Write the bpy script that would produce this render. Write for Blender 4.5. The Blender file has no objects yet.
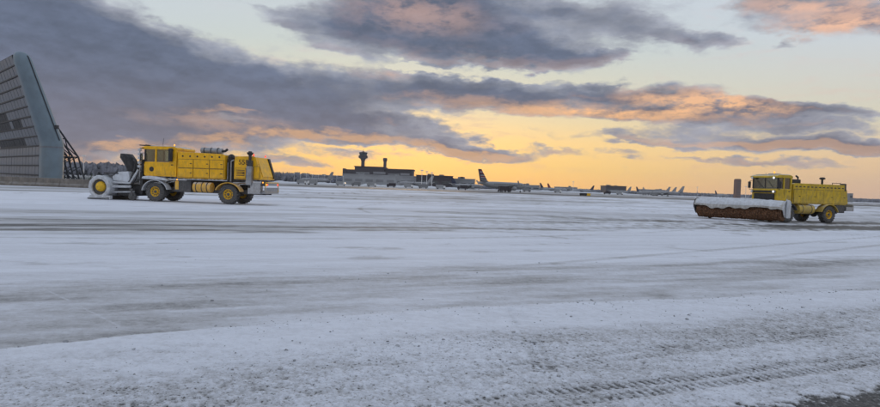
import bpy, bmesh, math, random
import numpy as np
from mathutils import Vector, Matrix, noise as mnoise

R = math.radians
sc = bpy.context.scene
COL = sc.collection

# ------------------------------------------------------------------ camera
CAM_H, F_PX, PW, PH = 1.75, 605.0, 880.0, 407.0
cam_data = bpy.data.cameras.new('camera')
cam = bpy.data.objects.new('camera', cam_data)
COL.objects.link(cam)
cam_data.sensor_width = 36.0
cam_data.lens = F_PX / PW * 36.0
cam_data.clip_start = 0.1
cam_data.clip_end = 20000.0
CAM_ROT = (Matrix.Rotation(R(-1.59), 4, 'X') @ Matrix.Rotation(R(90), 4, 'X') @ Matrix.Rotation(R(2.03), 4, 'Z'))
cam.matrix_world = Matrix.Translation((0, 0, CAM_H)) @ CAM_ROT
sc.camera = cam

def ray(px, py):
    """world direction through a pixel of the 880x407 photograph"""
    v = Vector(((px - PW / 2) / F_PX, -(py - PH / 2) / F_PX, -1.0))
    return (CAM_ROT.to_3x3() @ v).normalized()

def at(px, py, depth):
    """point at a given depth (metres along +Y) on the ray through a pixel"""
    d = ray(px, py)
    return Vector((0, 0, CAM_H)) + d * (depth / d.y)

def ground_at(px, py):
    d = ray(px, py)
    return Vector((0, 0, CAM_H)) + d * (CAM_H / -d.z)

def lin(r, g, b, k=1.0):
    f = lambda c: (c / 255 / 12.92 if c / 255 <= .04045 else ((c / 255 + .055) / 1.055) ** 2.4) * k
    return (f(r), f(g), f(b), 1.0)

# ------------------------------------------------------------------ sky
SUN_AZ, SUN_EL = R(-3.0), R(2.0)
SKY_STRENGTH = 0.12
world = bpy.data.worlds.new('World'); sc.world = world; world.use_nodes = True

class NT:
    """short-hand for wiring nodes"""
    def __init__(self, tree): self.t = tree
    def n(self, typ, ins=None, **props):
        nd = self.t.nodes.new(typ)
        for k, v in props.items(): setattr(nd, k, v)
        for k, v in (ins or {}).items():
            s = nd.inputs[k]
            if hasattr(v, 'is_output') or isinstance(v, bpy.types.NodeSocket): self.t.links.new(v, s)
            else: s.default_value = v
        return nd
    def m(self, op, a, b=0.0, c=0.0, clamp=False):
        return self.n('ShaderNodeMath', {0: a, 1: b, 2: c}, operation=op, use_clamp=clamp).outputs[0]
    def vm(self, op, a, b=(0, 0, 0)):
        return self.n('ShaderNodeVectorMath', {0: a, 1: b}, operation=op).outputs[0]
    def mix(self, f, a, b, mode='MIX'):
        nd = self.t.nodes.new('ShaderNodeMix'); nd.data_type = 'RGBA'; nd.blend_type = mode
        for s, v in ((nd.inputs[0], f), (nd.inputs[6], a), (nd.inputs[7], b)):
            if isinstance(v, bpy.types.NodeSocket): self.t.links.new(v, s)
            else: s.default_value = v
        return nd.outputs[2]
    def mr(self, v, a, b, c=0.0, d=1.0, smooth=True):
        return self.n('ShaderNodeMapRange', {0: v, 1: a, 2: b, 3: c, 4: d}, interpolation_type='SMOOTHSTEP' if smooth else 'LINEAR').outputs[0]
    def noise(self, vec, scale, detail=4, rough=.55, dist=0.0, out=0, lac=2.0):
        return self.n('ShaderNodeTexNoise', {'Vector': vec, 'Scale': scale, 'Detail': detail, 'Roughness': rough, 'Lacunarity': lac, 'Distortion': dist}).outputs[out]
    def ramp(self, f, stops, interp='LINEAR'):
        nd = self.n('ShaderNodeValToRGB', {0: f}); cr = nd.color_ramp; cr.interpolation = interp
        while len(cr.elements) < len(stops): cr.elements.new(0.5)
        for e, (p, c) in zip(cr.elements, stops):
            e.position = p; e.color = c
        return nd.outputs[0]

def azel(px, py):
    d = ray(px, py)
    return math.atan2(d.x, d.y), math.asin(d.z)

# banks of cloud: centre pixel, half-width, half-height, tilt in degrees, density
CLOUDS = [
    # great dark bank, upper left
    (-60, 40, 240, 130, 0, 1.25), (60, 55, 190, 95, 8, 1.3), (150, 80, 200, 68, 10, 1.15), (235, 85, 170, 48, 10, 1.0),
    (330, 100, 150, 30, 2, .95), (430, 92, 150, 24, 3, 1.1), (490, 95, 90, 24, 2, 1.1), (250, 112, 160, 26, 3, .8),
    (60, 130, 210, 46, 0, .95), (300, 127, 110, 14, 2, 1.05), (225, 133, 90, 14, 2, 1.0), (340, 122, 60, 12, 0, .5),
    (100, 146, 170, 18, 0, .8), (-40, 140, 190, 60, 0, .9), (30, 105, 220, 62, 0, .9), (160, 120, 120, 26, 0, .7),
    (110, 168, 140, 7, 0, .42), (40, 160, 130, 14, 0, .5), (230, 168, 90, 4, 0, .45), (310, 165, 60, 4, 0, .42),
    # high bank, top centre
    (405, 22, 140, 60, 8, 1.1), (470, 46, 150, 36, 4, 1.15), (545, 48, 110, 24, 4, .85), (450, 2, 140, 30, 0, .8),
    (560, 10, 150, 30, 0, .75), (640, 32, 120, 20, 8, .75), (705, 42, 55, 13, 10, .7), (780, 45, 12, 7, 0, .55),
    (345, 24, 54, 22, 10, .5), (300, 24, 54, 16, 10, .56), (335, 50, 60, 11, 6, .52), (265, 6, 50, 9, 0, .4), (485, 73, 120, 6, -2, -.75), (410, 72, 50, 6, 4, -.5), (640, 66, 80, 10, 0, -.4), (590, 58, 50, 12, 0, .5),
    # broken banks, right
    (580, 92, 110, 15, 2, 1.0), (655, 88, 100, 13, 0, 1.0), (690, 108, 175, 19, 1, .95), (610, 113, 120, 11, 0, .75),
    (740, 105, 90, 16, 8, .75), (820, 110, 95, 9, 3, .95), (700, 122, 110, 15, 2, .9), (825, 128, 75, 12, 0, .95),
    (760, 144, 210, 12, 1, .95), (850, 148, 130, 11, 2, .9), (620, 141, 80, 5, 0, .45), (760, 164, 110, 6, 2, .8),
    (560, 155, 50, 6, 2, .6), (625, 155, 40, 4, 0, .5), (700, 158, 40, 3, 0, .3),
    # low bars over the terminal
    (430, 145, 120, 11, 4, .95), (470, 151, 70, 7, 3, .8), (405, 124, 60, 9, 4, .85), (430, 136, 70, 9, 3, .7), (350, 151, 90, 7, 0, .55),
    (300, 160, 60, 7, 0, .45), (280, 155, 45, 8, 0, .5), (545, 133, 40, 4, 0, .3), (610, 135, 24, 3, 0, .3),
    # top right
    (830, 10, 140, 28, 4, .95), (850, 28, 95, 18, 0, .9), (770, -4, 80, 12, 0, .5), (200, 119, 60, 9, 0, -1.0), (240, 119, 56, 8, 0, -1.0), (110, 158, 70, 6, 0, -.5), (150, 156, 110, 5, 0, -.4),
]
# where the low sun reaches the cloud from below
GLOW = [(695, 101, 105, 17, 2, 1.15), (590, 113, 130, 11, 0, .8), (745, 104, 60, 14, 8, .6), (840, 26, 100, 16, 2, 1.1), (820, 6, 130, 14, 3, .9), (380, 74, 40, 8, 0, .35),
        (400, 8, 90, 30, 0, .36), (460, 20, 80, 20, 0, .15), (215, 122, 110, 12, 0, .25), (130, 155, 160, 14, 0, .3), (880, 105, 40, 6, 0, .0), (530, 122, 60, 6, 0, .6)]

def blob_sum(g, vec, blobs):
    tot = None
    for (x, y, hw, hh, tilt, amp) in blobs:
        a0, e0 = azel(x, y); a1, _ = azel(x - hw, y); a2, _ = azel(x + hw, y)
        _, e1 = azel(x, y - hh); _, e2 = azel(x, y + hh)
        mp = g.n('ShaderNodeMapping', {'Vector': vec, 'Location': (a0, e0, 0), 'Rotation': (0, 0, R(-tilt - 2.0)),
                                       'Scale': ((a2 - a1) / 2, (e1 - e2) / 2, 1)}, vector_type='TEXTURE').outputs[0]
        s = g.n('ShaderNodeTexGradient', {0: mp}, gradient_type='QUADRATIC_SPHERE').outputs[1]
        s = g.m('POWER', s, .45)
        tot = g.m('MULTIPLY', s, amp) if tot is None else g.m('MULTIPLY_ADD', s, amp, tot)
    return tot

def build_sky():
    # --- node group: cloud density for a direction moved by (azimuth, elevation)
    ng = bpy.data.node_groups.new('cloud_density', 'ShaderNodeTree')
    ng.interface.new_socket('Direction', in_out='INPUT', socket_type='NodeSocketVector')
    ng.interface.new_socket('Shift', in_out='INPUT', socket_type='NodeSocketVector')
    ng.interface.new_socket('Density', in_out='OUTPUT', socket_type='NodeSocketFloat')
    ng.interface.new_socket('Grain', in_out='OUTPUT', socket_type='NodeSocketFloat')
    g = NT(ng)
    gi = ng.nodes.new('NodeGroupInput'); go = ng.nodes.new('NodeGroupOutput')
    d = gi.outputs[0]
    sx = g.n('ShaderNodeSeparateXYZ', {0: d})
    X, Y, Z = sx.outputs
    az = g.m('ARCTAN2', X, Y); el = g.m('ARCSINE', Z)
    ae = g.n('ShaderNodeCombineXYZ', {0: az, 1: el}).outputs[0]
    ae = g.vm('ADD', ae, gi.outputs[1])
    # coordinates for the noise: round the horizon, stretched sideways, no pinch at the zenith
    sh = g.n('ShaderNodeSeparateXYZ', {0: gi.outputs[1]})
    z2 = g.m('MULTIPLY', g.m('ADD', Z, sh.outputs[1]), 2.6)
    nv = g.n('ShaderNodeCombineXYZ', {0: g.m('ADD', X, sh.outputs[0]), 1: Y, 2: z2}).outputs[0]
    w1 = g.noise(nv, 7.0, 5, .55, out=1)
    w1 = g.vm('MULTIPLY', g.vm('SUBTRACT', w1, (.5, .5, .5)), (.16, .055, 0))
    w2 = g.noise(nv, 26.0, 4, .6, out=1)
    w2 = g.vm('MULTIPLY', g.vm('SUBTRACT', w2, (.5, .5, .5)), (.06, .026, 0))
    p = g.vm('ADD', g.vm('ADD', ae, w1), w2)
    b = blob_sum(g, p, CLOUDS)
    b = g.m('MINIMUM', b, 1.5)
    # beyond the picture the sky goes on, its banks thinned to brighten the ground
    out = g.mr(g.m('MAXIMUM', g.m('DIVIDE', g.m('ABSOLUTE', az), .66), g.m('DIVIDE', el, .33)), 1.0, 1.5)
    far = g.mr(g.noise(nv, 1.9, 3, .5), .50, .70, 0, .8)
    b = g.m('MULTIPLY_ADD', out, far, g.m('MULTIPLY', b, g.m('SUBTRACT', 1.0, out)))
    fb = g.noise(nv, 19.0, 9, .66)
    D = g.m('MULTIPLY_ADD', g.m('SUBTRACT', fb, .5), 1.0, b)
    ng.links.new(D, go.inputs[0]); ng.links.new(fb, go.inputs[1])

    nt = world.node_tree; g = NT(nt)
    bg = nt.nodes['Background']
    tc = g.n('ShaderNodeTexCoord').outputs['Generated']
    d = g.vm('NORMALIZE', tc)
    X, Y, Z = g.n('ShaderNodeSeparateXYZ', {0: d}).outputs
    sky = g.n('ShaderNodeTexSky', sky_type='NISHITA', sun_disc=False, sun_elevation=SUN_EL, sun_rotation=SUN_AZ,
              dust_density=1.6, ozone_density=1.4, air_density=1.0).outputs[0]
    k = 1.0 / SKY_STRENGTH
    el = g.m('ARCSINE', Z)
    # clear air between the clouds: amber at the skyline, pale teal higher, blue overhead
    air = g.ramp(g.m('DIVIDE', g.m('MAXIMUM', el, 0.0), 1.571), [
        (0.000, lin(254, 196, 118, k)), (0.022, lin(255, 212, 124, k)), (0.05, lin(252, 216, 148, k)), (0.085, lin(222, 215, 186, k)),
        (0.14, lin(198, 210, 206, k)), (0.20, lin(196, 208, 220, k)), (1.0, lin(198, 211, 233, k))])
    # away from the sunset the low sky is rose and blue instead
    side = g.mr(g.m('ARCCOSINE', g.vm_dot(d, (math.sin(SUN_AZ), math.cos(SUN_AZ), 0))), .16, .8)
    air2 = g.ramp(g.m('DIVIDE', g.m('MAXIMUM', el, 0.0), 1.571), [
        (0.000, lin(212, 180, 160, k)), (0.035, lin(228, 196, 160, k)), (0.07, lin(214, 208, 188, k)), (0.15, lin(204, 212, 222, k)), (1.0, lin(200, 212, 232, k))])  # unseen upper sky raised in brightness to light the ground and truck sides
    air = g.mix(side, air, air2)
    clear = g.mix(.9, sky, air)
    gr1 = g.n('ShaderNodeGroup', {}, node_tree=ng); nt.links.new(d, gr1.inputs[0]); gr1.inputs[1].default_value = (0, 0, 0)
    gr2 = g.n('ShaderNodeGroup', {}, node_tree=ng); nt.links.new(d, gr2.inputs[0]); gr2.inputs[1].default_value = (0, -.014, 0)
    D, G = gr1.outputs; D2, G2 = gr2.outputs
    cov = g.mr(D, .08, .62)
    lit = g.mr(g.m('SUBTRACT', D, D2), .16, .95)
    # low sun from below: only near the skyline and towards the sunset
    low = g.mr(el, .30, .02)
    fwd = g.mr(g.m('ARCCOSINE', g.vm_dot(d, (math.sin(SUN_AZ), math.cos(SUN_AZ), 0))), 1.5, .2)
    lit = g.m('MULTIPLY', lit, g.m('MULTIPLY', g.m('MULTIPLY', low, fwd), .5))
    az = g.m('ARCTAN2', X, Y)
    wob = g.vm('MULTIPLY', g.vm('SUBTRACT', g.noise(d, 14.0, 4, .6, out=1), (.5, .5, .5)), (.10, .03, 0))
    ae = g.vm('ADD', g.n('ShaderNodeCombineXYZ', {0: az, 1: el}).outputs[0], wob)
    glow = blob_sum(g, ae, GLOW)
    glow = g.m('MULTIPLY', glow, g.mr(G, .34, .60))
    thick = g.mr(D, .3, 1.35)
    dark = g.mix(thick, lin(156, 160, 172, k), lin(93, 103, 125, k))
    # slow change of tone across the deck
    tone = g.mr(g.noise(d, 6.0, 5, .6), .3, .7, .9, 1.13)
    dark = g.mix(1.0, dark, g.n('ShaderNodeCombineColor', {0: tone, 1: tone, 2: tone}).outputs[0], 'MULTIPLY')
    rel = g.mr(g.m('SUBTRACT', G, G2), -.16, .16, .88, 1.14, False)
    dark = g.mix(1.0, dark, g.n('ShaderNodeCombineColor', {0: rel, 1: rel, 2: rel}).outputs[0], 'MULTIPLY')
    warm = g.mr(el, .20, .02, 0, .22)
    dark = g.mix(warm, dark, lin(170, 148, 148, k))
    peach = g.mix(low, lin(238, 190, 166, k), lin(255, 192, 120, k))
    peach = g.mix(g.m('MULTIPLY', side, .35), peach, lin(224, 182, 156, k))
    cl = g.mix(g.m('MINIMUM', g.m('ADD', lit, g.m('MINIMUM', glow, .9)), 1.0), dark, peach)
    # thin torn veils in the clear air
    vv = g.n('ShaderNodeMapping', {'Vector': d, 'Scale': (1, 1, 4.5)}).outputs[0]
    veil = g.m('MULTIPLY', g.mr(g.noise(vv, 9.0, 8, .68, 1.2), .50, .72), g.mr(g.noise(vv, 3.0, 3, .5), .42, .62))
    veilc = g.mix(low, lin(202, 200, 206, k), lin(222, 180, 150, k))
    clear = g.mix(g.m('MULTIPLY', veil, .55), clear, veilc)
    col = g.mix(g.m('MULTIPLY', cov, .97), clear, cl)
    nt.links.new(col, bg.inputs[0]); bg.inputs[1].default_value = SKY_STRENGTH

def _vm_dot(self, a, b):
    return self.n('ShaderNodeVectorMath', {0: a, 1: b}, operation='DOT_PRODUCT').outputs['Value']
NT.vm_dot = _vm_dot
build_sky()
world.cycles.sampling_method = 'MANUAL'; world.cycles.sample_map_resolution = 256

# ------------------------------------------------------------------ sun: low, veiled by cloud
sun_data = bpy.data.lights.new('sun', 'SUN'); sun_data.energy = 0.5; sun_data.angle = R(12); sun_data.color = (1.0, .72, .45)
sun = bpy.data.objects.new('sun', sun_data); COL.objects.link(sun)
sun.rotation_euler = Vector((math.sin(SUN_AZ) * math.cos(SUN_EL), math.cos(SUN_AZ) * math.cos(SUN_EL), math.sin(SUN_EL))).to_track_quat('Z', 'Y').to_euler()

vs = sc.view_settings
vs.view_transform = 'Standard'; vs.look = 'None'; vs.exposure = 0.12; vs.gamma = 1.0; vs.use_curve_mapping = False

# ------------------------------------------------------------------ render settings
cy = sc.cycles
cy.use_adaptive_sampling = True; cy.adaptive_threshold = 0.015
cy.use_denoising = True
cy.max_bounces = 6; cy.diffuse_bounces = 3; cy.glossy_bounces = 3; cy.transmission_bounces = 4

# ------------------------------------------------------------------ helpers
def horizon(px): return 186.7 + (px - 440) * .03545
def far_x(px, depth): return at(px, horizon(px), depth).x
def far_z(px, py, depth): return at(px, py, depth).z

def tag(o, label=None, cat=None, group=None, kind=None):
    if label: o['label'] = label
    if cat: o['category'] = cat
    if group: o['group'] = group
    if kind: o['kind'] = kind
    return o

def empty(name, loc=(0, 0, 0), rz=0.0, label=None, cat=None, group=None):
    o = bpy.data.objects.new(name, None); COL.objects.link(o)
    o.location = loc; o.rotation_euler = (0, 0, rz); o.empty_display_size = .3
    return tag(o, label, cat, group)

class MB:
    """collects shapes; build() links them as one mesh object"""
    def __init__(self): self.v = []; self.f = []
    def add(self, vs, fs, M=None):
        o = len(self.v)
        self.v += [tuple((M @ Vector(p)) if M is not None else p) for p in vs]
        self.f += [tuple(i + o for i in f) for f in fs]
        return self
    def box(self, x0, x1, y0, y1, z0, z1, M=None):
        vs = [(x, y, z) for x in (x0, x1) for y in (y0, y1) for z in (z0, z1)]
        return self.add(vs, [(0, 1, 3, 2), (4, 6, 7, 5), (0, 4, 5, 1), (2, 3, 7, 6), (0, 2, 6, 4), (1, 5, 7, 3)], M)
    def prism(self, prof, y0, y1, axis='y', M=None):
        """prof in the plane across the axis: (x,z) for y, (x,y) for z, (y,z) for x"""
        n = len(prof)
        f = {'y': lambda p, t: (p[0], t, p[1]), 'z': lambda p, t: (p[0], p[1], t), 'x': lambda p, t: (t, p[0], p[1])}[axis]
        vs = [f(p, y0) for p in prof] + [f(p, y1) for p in prof]
        fs = [tuple(range(n)), tuple(range(2 * n - 1, n - 1, -1))] + [(i, i + n, (i + 1) % n + n, (i + 1) % n) for i in range(n)]
        return self.add(vs, fs, M)
    def cyl(self, p0, p1, r0, r1=None, n=12, caps=True):
        r1 = r0 if r1 is None else r1
        p0, p1 = Vector(p0), Vector(p1); d = (p1 - p0)
        q = d.to_track_quat('Z', 'Y').to_matrix()
        vs = []
        for p, r in ((p0, r0), (p1, r1)):
            vs += [tuple(p + q @ Vector((r * math.cos(2 * math.pi * i / n), r * math.sin(2 * math.pi * i / n), 0))) for i in range(n)]
        fs = [(i, (i + 1) % n, (i + 1) % n + n, i + n) for i in range(n)]
        if caps: fs += [tuple(range(n - 1, -1, -1)), tuple(range(n, 2 * n))]
        return self.add(vs, fs)
    def tube(self, pts, r, n=8):
        for a, b in zip(pts, pts[1:]): self.cyl(a, b, r, r, n)
        return self
    def lathe(self, prof, n=24, M=None, close=False):
        """prof: (radius, height) round local z"""
        m = len(prof); vs = []
        for i in range(n):
            a = 2 * math.pi * i / n
            vs += [(r * math.cos(a), r * math.sin(a), h) for r, h in prof]
        fs = []
        for i in range(n):
            j = (i + 1) % n
            for k in range(m if close else m - 1):
                k2 = (k + 1) % m
                fs.append((i * m + k, j * m + k, j * m + k2, i * m + k2))
        if not close:
            if prof[0][0] > 1e-4: fs.append(tuple(i * m for i in range(n - 1, -1, -1)))
            if prof[-1][0] > 1e-4: fs.append(tuple(i * m + m - 1 for i in range(n)))
        return self.add(vs, fs, M)
    def ball(self, c, r, n=8, sq=(1, 1, 1)):
        prof = [(max(1e-5, r * math.sin(math.pi * k / n)), -r * math.cos(math.pi * k / n)) for k in range(n + 1)]
        return self.lathe(prof, n * 2, Matrix.Translation(c) @ Matrix.Diagonal((*sq, 1)))
    def mesh(self, name, mat, bevel=0.0, smooth=False):
        bm = bmesh.new()
        bvs = [bm.verts.new(p) for p in self.v]
        for f in self.f:
            try: bm.faces.new([bvs[i] for i in f])
            except ValueError: pass
        bmesh.ops.remove_doubles(bm, verts=bm.verts, dist=1e-5)
        bmesh.ops.recalc_face_normals(bm, faces=bm.faces)
        if bevel:
            es = [e for e in bm.edges if len(e.link_faces) == 2 and e.calc_face_angle(0) > .6]
            bmesh.ops.bevel(bm, geom=es, offset=bevel, segments=2, affect='EDGES', profile=.6, clamp_overlap=True)
        me = bpy.data.meshes.new(name); bm.to_mesh(me); bm.free()
        me.materials.append(mat)
        if smooth:
            me.polygons.foreach_set('use_smooth', [True] * len(me.polygons))
            try: me.set_sharp_from_angle(angle=R(42))
            except Exception: pass
        return me
    def build(self, name, mat, parent=None, bevel=0.0, smooth=False, loc=None):
        o = bpy.data.objects.new(name, self.mesh(name, mat, bevel, smooth)); COL.objects.link(o)
        if parent: o.parent = parent
        if loc: o.location = loc
        return o

def link(name, me, parent=None, loc=(0, 0, 0), rot=(0, 0, 0), scale=(1, 1, 1)):
    o = bpy.data.objects.new(name, me); COL.objects.link(o)
    o.parent = parent; o.location = loc; o.rotation_euler = rot; o.scale = scale
    return o

def copy_tree(o, parent=None):
    c = o.copy(); COL.objects.link(c); c.parent = parent
    for ch in list(o.children): copy_tree(ch, c)
    return c

def text_mesh(s, size, mat, depth=.004):
    cu = bpy.data.curves.new('lettering', 'FONT'); cu.body = s; cu.size = size; cu.extrude = depth; cu.align_x = 'LEFT'
    t = bpy.data.objects.new('lettering', cu); COL.objects.link(t)
    dg = bpy.context.evaluated_depsgraph_get()
    me = bpy.data.meshes.new_from_object(t.evaluated_get(dg))
    bpy.data.objects.remove(t); me.materials.clear(); me.materials.append(mat)
    return me

# ------------------------------------------------------------------ materials
def material(name, rgb, rough=.6, metal=0.0, vary=.12, scale=3.0, snow=0.0, grime=0.0, grime_rgb=(.16, .15, .14), bump=0.0, bscale=40.0, spec=.4, coat=0.0, splash=0.0):
    """base colour broken up by noise, road grime in patches and snow lying on what faces up"""
    m = bpy.data.materials.new(name); m.use_nodes = True
    g = NT(m.node_tree); b = m.node_tree.nodes['Principled BSDF']
    co = g.n('ShaderNodeTexCoord').outputs['Object']
    n1 = g.noise(co, scale, 6, .6)
    f = g.mr(n1, .28, .72, 1 - vary, 1 + vary)
    col = g.mix(1.0, (*rgb, 1), g.n('ShaderNodeCombineColor', {0: f, 1: f, 2: f}).outputs[0], 'MULTIPLY')
    if grime:
        st = g.n('ShaderNodeMapping', {'Vector': co, 'Scale': (1.6, 1.6, .5)}).outputs[0]
        gm = g.m('MULTIPLY', g.mr(g.noise(st, scale * 1.7, 6, .65), .42, .72), grime)
        col = g.mix(gm, col, (*grime_rgb, 1))
    if splash:                                                              # salt and slush thrown up by the wheels
        ps = g.n('ShaderNodeSeparateXYZ', {0: g.n('ShaderNodeNewGeometry').outputs['Position']}).outputs[2]
        hz = g.m('ADD', ps, g.m('MULTIPLY', g.m('SUBTRACT', g.noise(co, 2.0, 4, .6), .5), 1.6))
        sp = g.m('MULTIPLY', g.mr(hz, 2.3, .5), g.m('MULTIPLY', g.mr(g.noise(co, 16, 6, .7), .36, .66), splash))
        col = g.mix(sp, col, (.36, .35, .34, 1))
    ro = g.mr(n1, .3, .7, max(0, rough - .08), min(1, rough + .1))
    if snow:
        nz = g.n('ShaderNodeSeparateXYZ', {0: g.n('ShaderNodeNewGeometry').outputs['Normal']}).outputs[2]
        sm = g.m('MULTIPLY', g.mr(nz, .45, .85), g.m('MULTIPLY', g.mr(g.noise(co, 2.2, 5, .6), .34, .56), snow))
        col = g.mix(sm, col, (.62, .65, .70, 1)); ro = g.m('MAXIMUM', ro, sm)
    m.node_tree.links.new(col, b.inputs['Base Color']); m.node_tree.links.new(ro, b.inputs['Roughness'])
    b.inputs['Metallic'].default_value = metal; b.inputs['Specular IOR Level'].default_value = spec
    b.inputs['Coat Weight'].default_value = coat
    if bump:
        bn = g.n('ShaderNodeBump', {'Height': g.noise(co, bscale, 5, .6), 'Strength': bump, 'Distance': .02})
        m.node_tree.links.new(bn.outputs[0], b.inputs['Normal'])
    return m

def lamp_mat(name, rgb, strength):
    m = bpy.data.materials.new(name); m.use_nodes = True; b = m.node_tree.nodes['Principled BSDF']
    b.inputs['Base Color'].default_value = (*rgb, 1); b.inputs['Emission Color'].default_value = (*rgb, 1); b.inputs['Emission Strength'].default_value = strength
    return m

def glass_mat(name, rgb=(.62, .70, .68)):
    m = bpy.data.materials.new(name); m.use_nodes = True; g = NT(m.node_tree); b = m.node_tree.nodes['Principled BSDF']
    m.node_tree.nodes.remove(b)
    tr = g.n('ShaderNodeBsdfTransparent', {0: (*rgb, 1)}).outputs[0]
    gl = g.n('ShaderNodeBsdfGlossy', {0: (.9, .95, .95, 1), 1: .05}).outputs[0]
    fr = g.n('ShaderNodeFresnel', {0: 1.5}).outputs[0]
    mx = g.n('ShaderNodeMixShader', {0: g.m('MULTIPLY_ADD', fr, .9, .06), 1: tr, 2: gl}).outputs[0]
    m.node_tree.links.new(mx, m.node_tree.nodes['Material Output'].inputs[0])
    return m

M = dict(
    yellow=material('yellow_paint', (.90, .475, .006), .42, vary=.14, scale=2.4, snow=.8, grime=.4, grime_rgb=(.30, .20, .07), coat=.1, splash=.7),
    yellow_clean=material('yellow_hub_paint', (.78, .46, .02), .5, vary=.2, scale=6, grime=.3, grime_rgb=(.3, .2, .08)),
    yellow_dark=material('weathered_yellow_paint', (.64, .43, .025), .5, vary=.2, scale=2.6, snow=.5, grime=.5, grime_rgb=(.2, .15, .07), splash=.55),
    rubber=material('tyre_rubber', (.022, .022, .024), .85, vary=.3, scale=8, grime=.35, grime_rgb=(.14, .14, .15), splash=.45),
    black=material('black_metal', (.022, .022, .025), .5, vary=.3, scale=6, grime=.25),
    dark=material('dark_chassis_steel', (.04, .04, .045), .6, vary=.3, scale=5, grime=.35, splash=.35),
    steel=material('dull_steel', (.32, .33, .35), .42, .6, .2, 5, grime=.3),
    alu=material('tread_plate_aluminium', (.42, .43, .45), .38, .6, .2, 9, grime=.3, bump=.4, bscale=60),
    snowy=material('snow_caked_white_paint', (.55, .57, .60), .75, vary=.18, scale=4, snow=.9, grime=.5, grime_rgb=(.30, .30, .32), bump=.5, bscale=14),
    dirty_white=material('dirty_white_steel', (.50, .49, .47), .7, vary=.22, scale=3, snow=.6, grime=.6, grime_rgb=(.24, .22, .20), bump=.5, bscale=10),
    caked=material('packed_snow', (.60, .63, .68), .85, vary=.12, scale=3, grime=.45, grime_rgb=(.42, .41, .42), bump=.9, bscale=9),
    seat=material('seat_fabric', (.05, .05, .055), .9),
    glass=glass_mat('cab_glass'),
    mirror=material('mirror_glass', (.6, .62, .65), .08, 1.0, .03),
    red=lamp_mat('red_lamp', (1.0, .10, .05), .9), amber=lamp_mat('amber_lamp', (1.0, .40, .05), 1.2), white_lamp=lamp_mat('white_lamp', (1.0, .97, .9), .7),
    bristle=material('rusty_bristles', (.17, .085, .045), .9, vary=.55, scale=9, grime=.4, grime_rgb=(.27, .20, .14)),
    digit=material('black_digit', (.02, .02, .02), .6),
    white=material('white_paint', (.74, .75, .76), .4, vary=.06),
    panel=material('grey_wall_panel', (.17, .185, .215), .5, .2, .16, 1.2, grime=.3, grime_rgb=(.12, .13, .15)),
    panel_dark=material('dark_louvre', (.03, .032, .038), .6, vary=.3),
    cap=material('blue_grey_sheet_metal', (.17, .225, .27), .45, .3, .14, .6, grime=.4, grime_rgb=(.15, .19, .22)),
    girt=material('dark_girt_steel', (.035, .038, .045), .6),
    concrete=material('stained_concrete', (.21, .19, .17), .9, vary=.25, scale=1.3, grime=.5, grime_rgb=(.12, .11, .10), snow=.5, bump=.4, bscale=12),
    far_dark=material('dark_cladding', (.045, .036, .045), .7, vary=.15, scale=.05),
    far_mid=material('grey_cladding', (.22, .225, .24), .75, vary=.15, scale=.06, snow=.9),
    far_pale=material('pale_cladding', (.32, .33, .35), .75, vary=.12, scale=.06, snow=.9),
    far_glass=material('far_window_glass', (.06, .075, .09), .15, vary=.3, scale=.2, spec=.6),
    brick=material('red_brown_brick', (.17, .095, .075), .85, vary=.12, scale=.2),
    plane=material('airliner_paint', (.30, .31, .335), .35, vary=.05, scale=.2, spec=.5),
    plane_blue=material('airliner_blue', (.022, .03, .07), .4), plane_red=material('airliner_red', (.20, .022, .03), .4),
    plane_grey=material('airliner_grey', (.25, .26, .28), .4),
)

# ------------------------------------------------------------------ ground
def hash2(ix, iy, seed):
    h = (ix.astype(np.int64) * 374761393 + iy.astype(np.int64) * 668265263 + seed * 1442695041) & 0x7fffffff
    h = ((h ^ (h >> 13)) * 1274126177) & 0x7fffffff
    return ((h ^ (h >> 16)) & 0xffff) / 65535.0

def vnoise(x, y, seed=0):
    ix, iy = np.floor(x), np.floor(y); fx, fy = x - ix, y - iy
    fx, fy = fx * fx * (3 - 2 * fx), fy * fy * (3 - 2 * fy)
    a, b = hash2(ix, iy, seed), hash2(ix + 1, iy, seed); c, d = hash2(ix, iy + 1, seed), hash2(ix + 1, iy + 1, seed)
    return (a * (1 - fx) + b * fx) * (1 - fy) + (c * (1 - fx) + d * fx) * fy

def fbm(x, y, oct=4, seed=0, gain=.5):
    s = np.zeros_like(x); a = 1.0; t = 0
    for k in range(oct):
        s += a * vnoise(x, y, seed + k * 17); t += a; a *= gain; x, y = x * 2.03 + 5.1, y * 2.03 + 3.7
    return s / t

def sstep(v, a, b):
    t = np.clip((v - a) / (b - a), 0, 1); return t * t * (3 - 2 * t)

def line_y(x, pts, slope):
    xs = np.array([p[0] for p in pts]); ys = np.array([p[1] for p in pts])
    y = np.interp(x, xs, ys)
    return y + np.where(x < xs[0], (x - xs[0]) * slope, 0) + np.where(x > xs[-1], (x - xs[-1]) * slope, 0)

# ploughed bands, from the photograph: far edge of the white sheet, scraped strip, windrow, rough slush
EDGE0 = ([(-12.6, 17.4), (0, 23.8), (27, 38)], .5)
EDGE1 = ([(-6.9, 9.5), (0, 12.9), (13.7, 18.9)], .45)
EDGE2 = ([(-4.3, 5.78), (-3.0, 6.68), (0, 8.45), (8.65, 11.9)], .45)
EDGE3 = ([(-3.7, 5.1), (0, 6.8), (7.7, 10.5)], .45)
TRACKS = [((1.0, 5.0), (4.8, 6.62), .22, 1.0), ((-.3, 5.35), (6.2, 8.35), .2, .45), ((-2.0, 3.0), (3.5, 5.15), .22, .0)]

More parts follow.
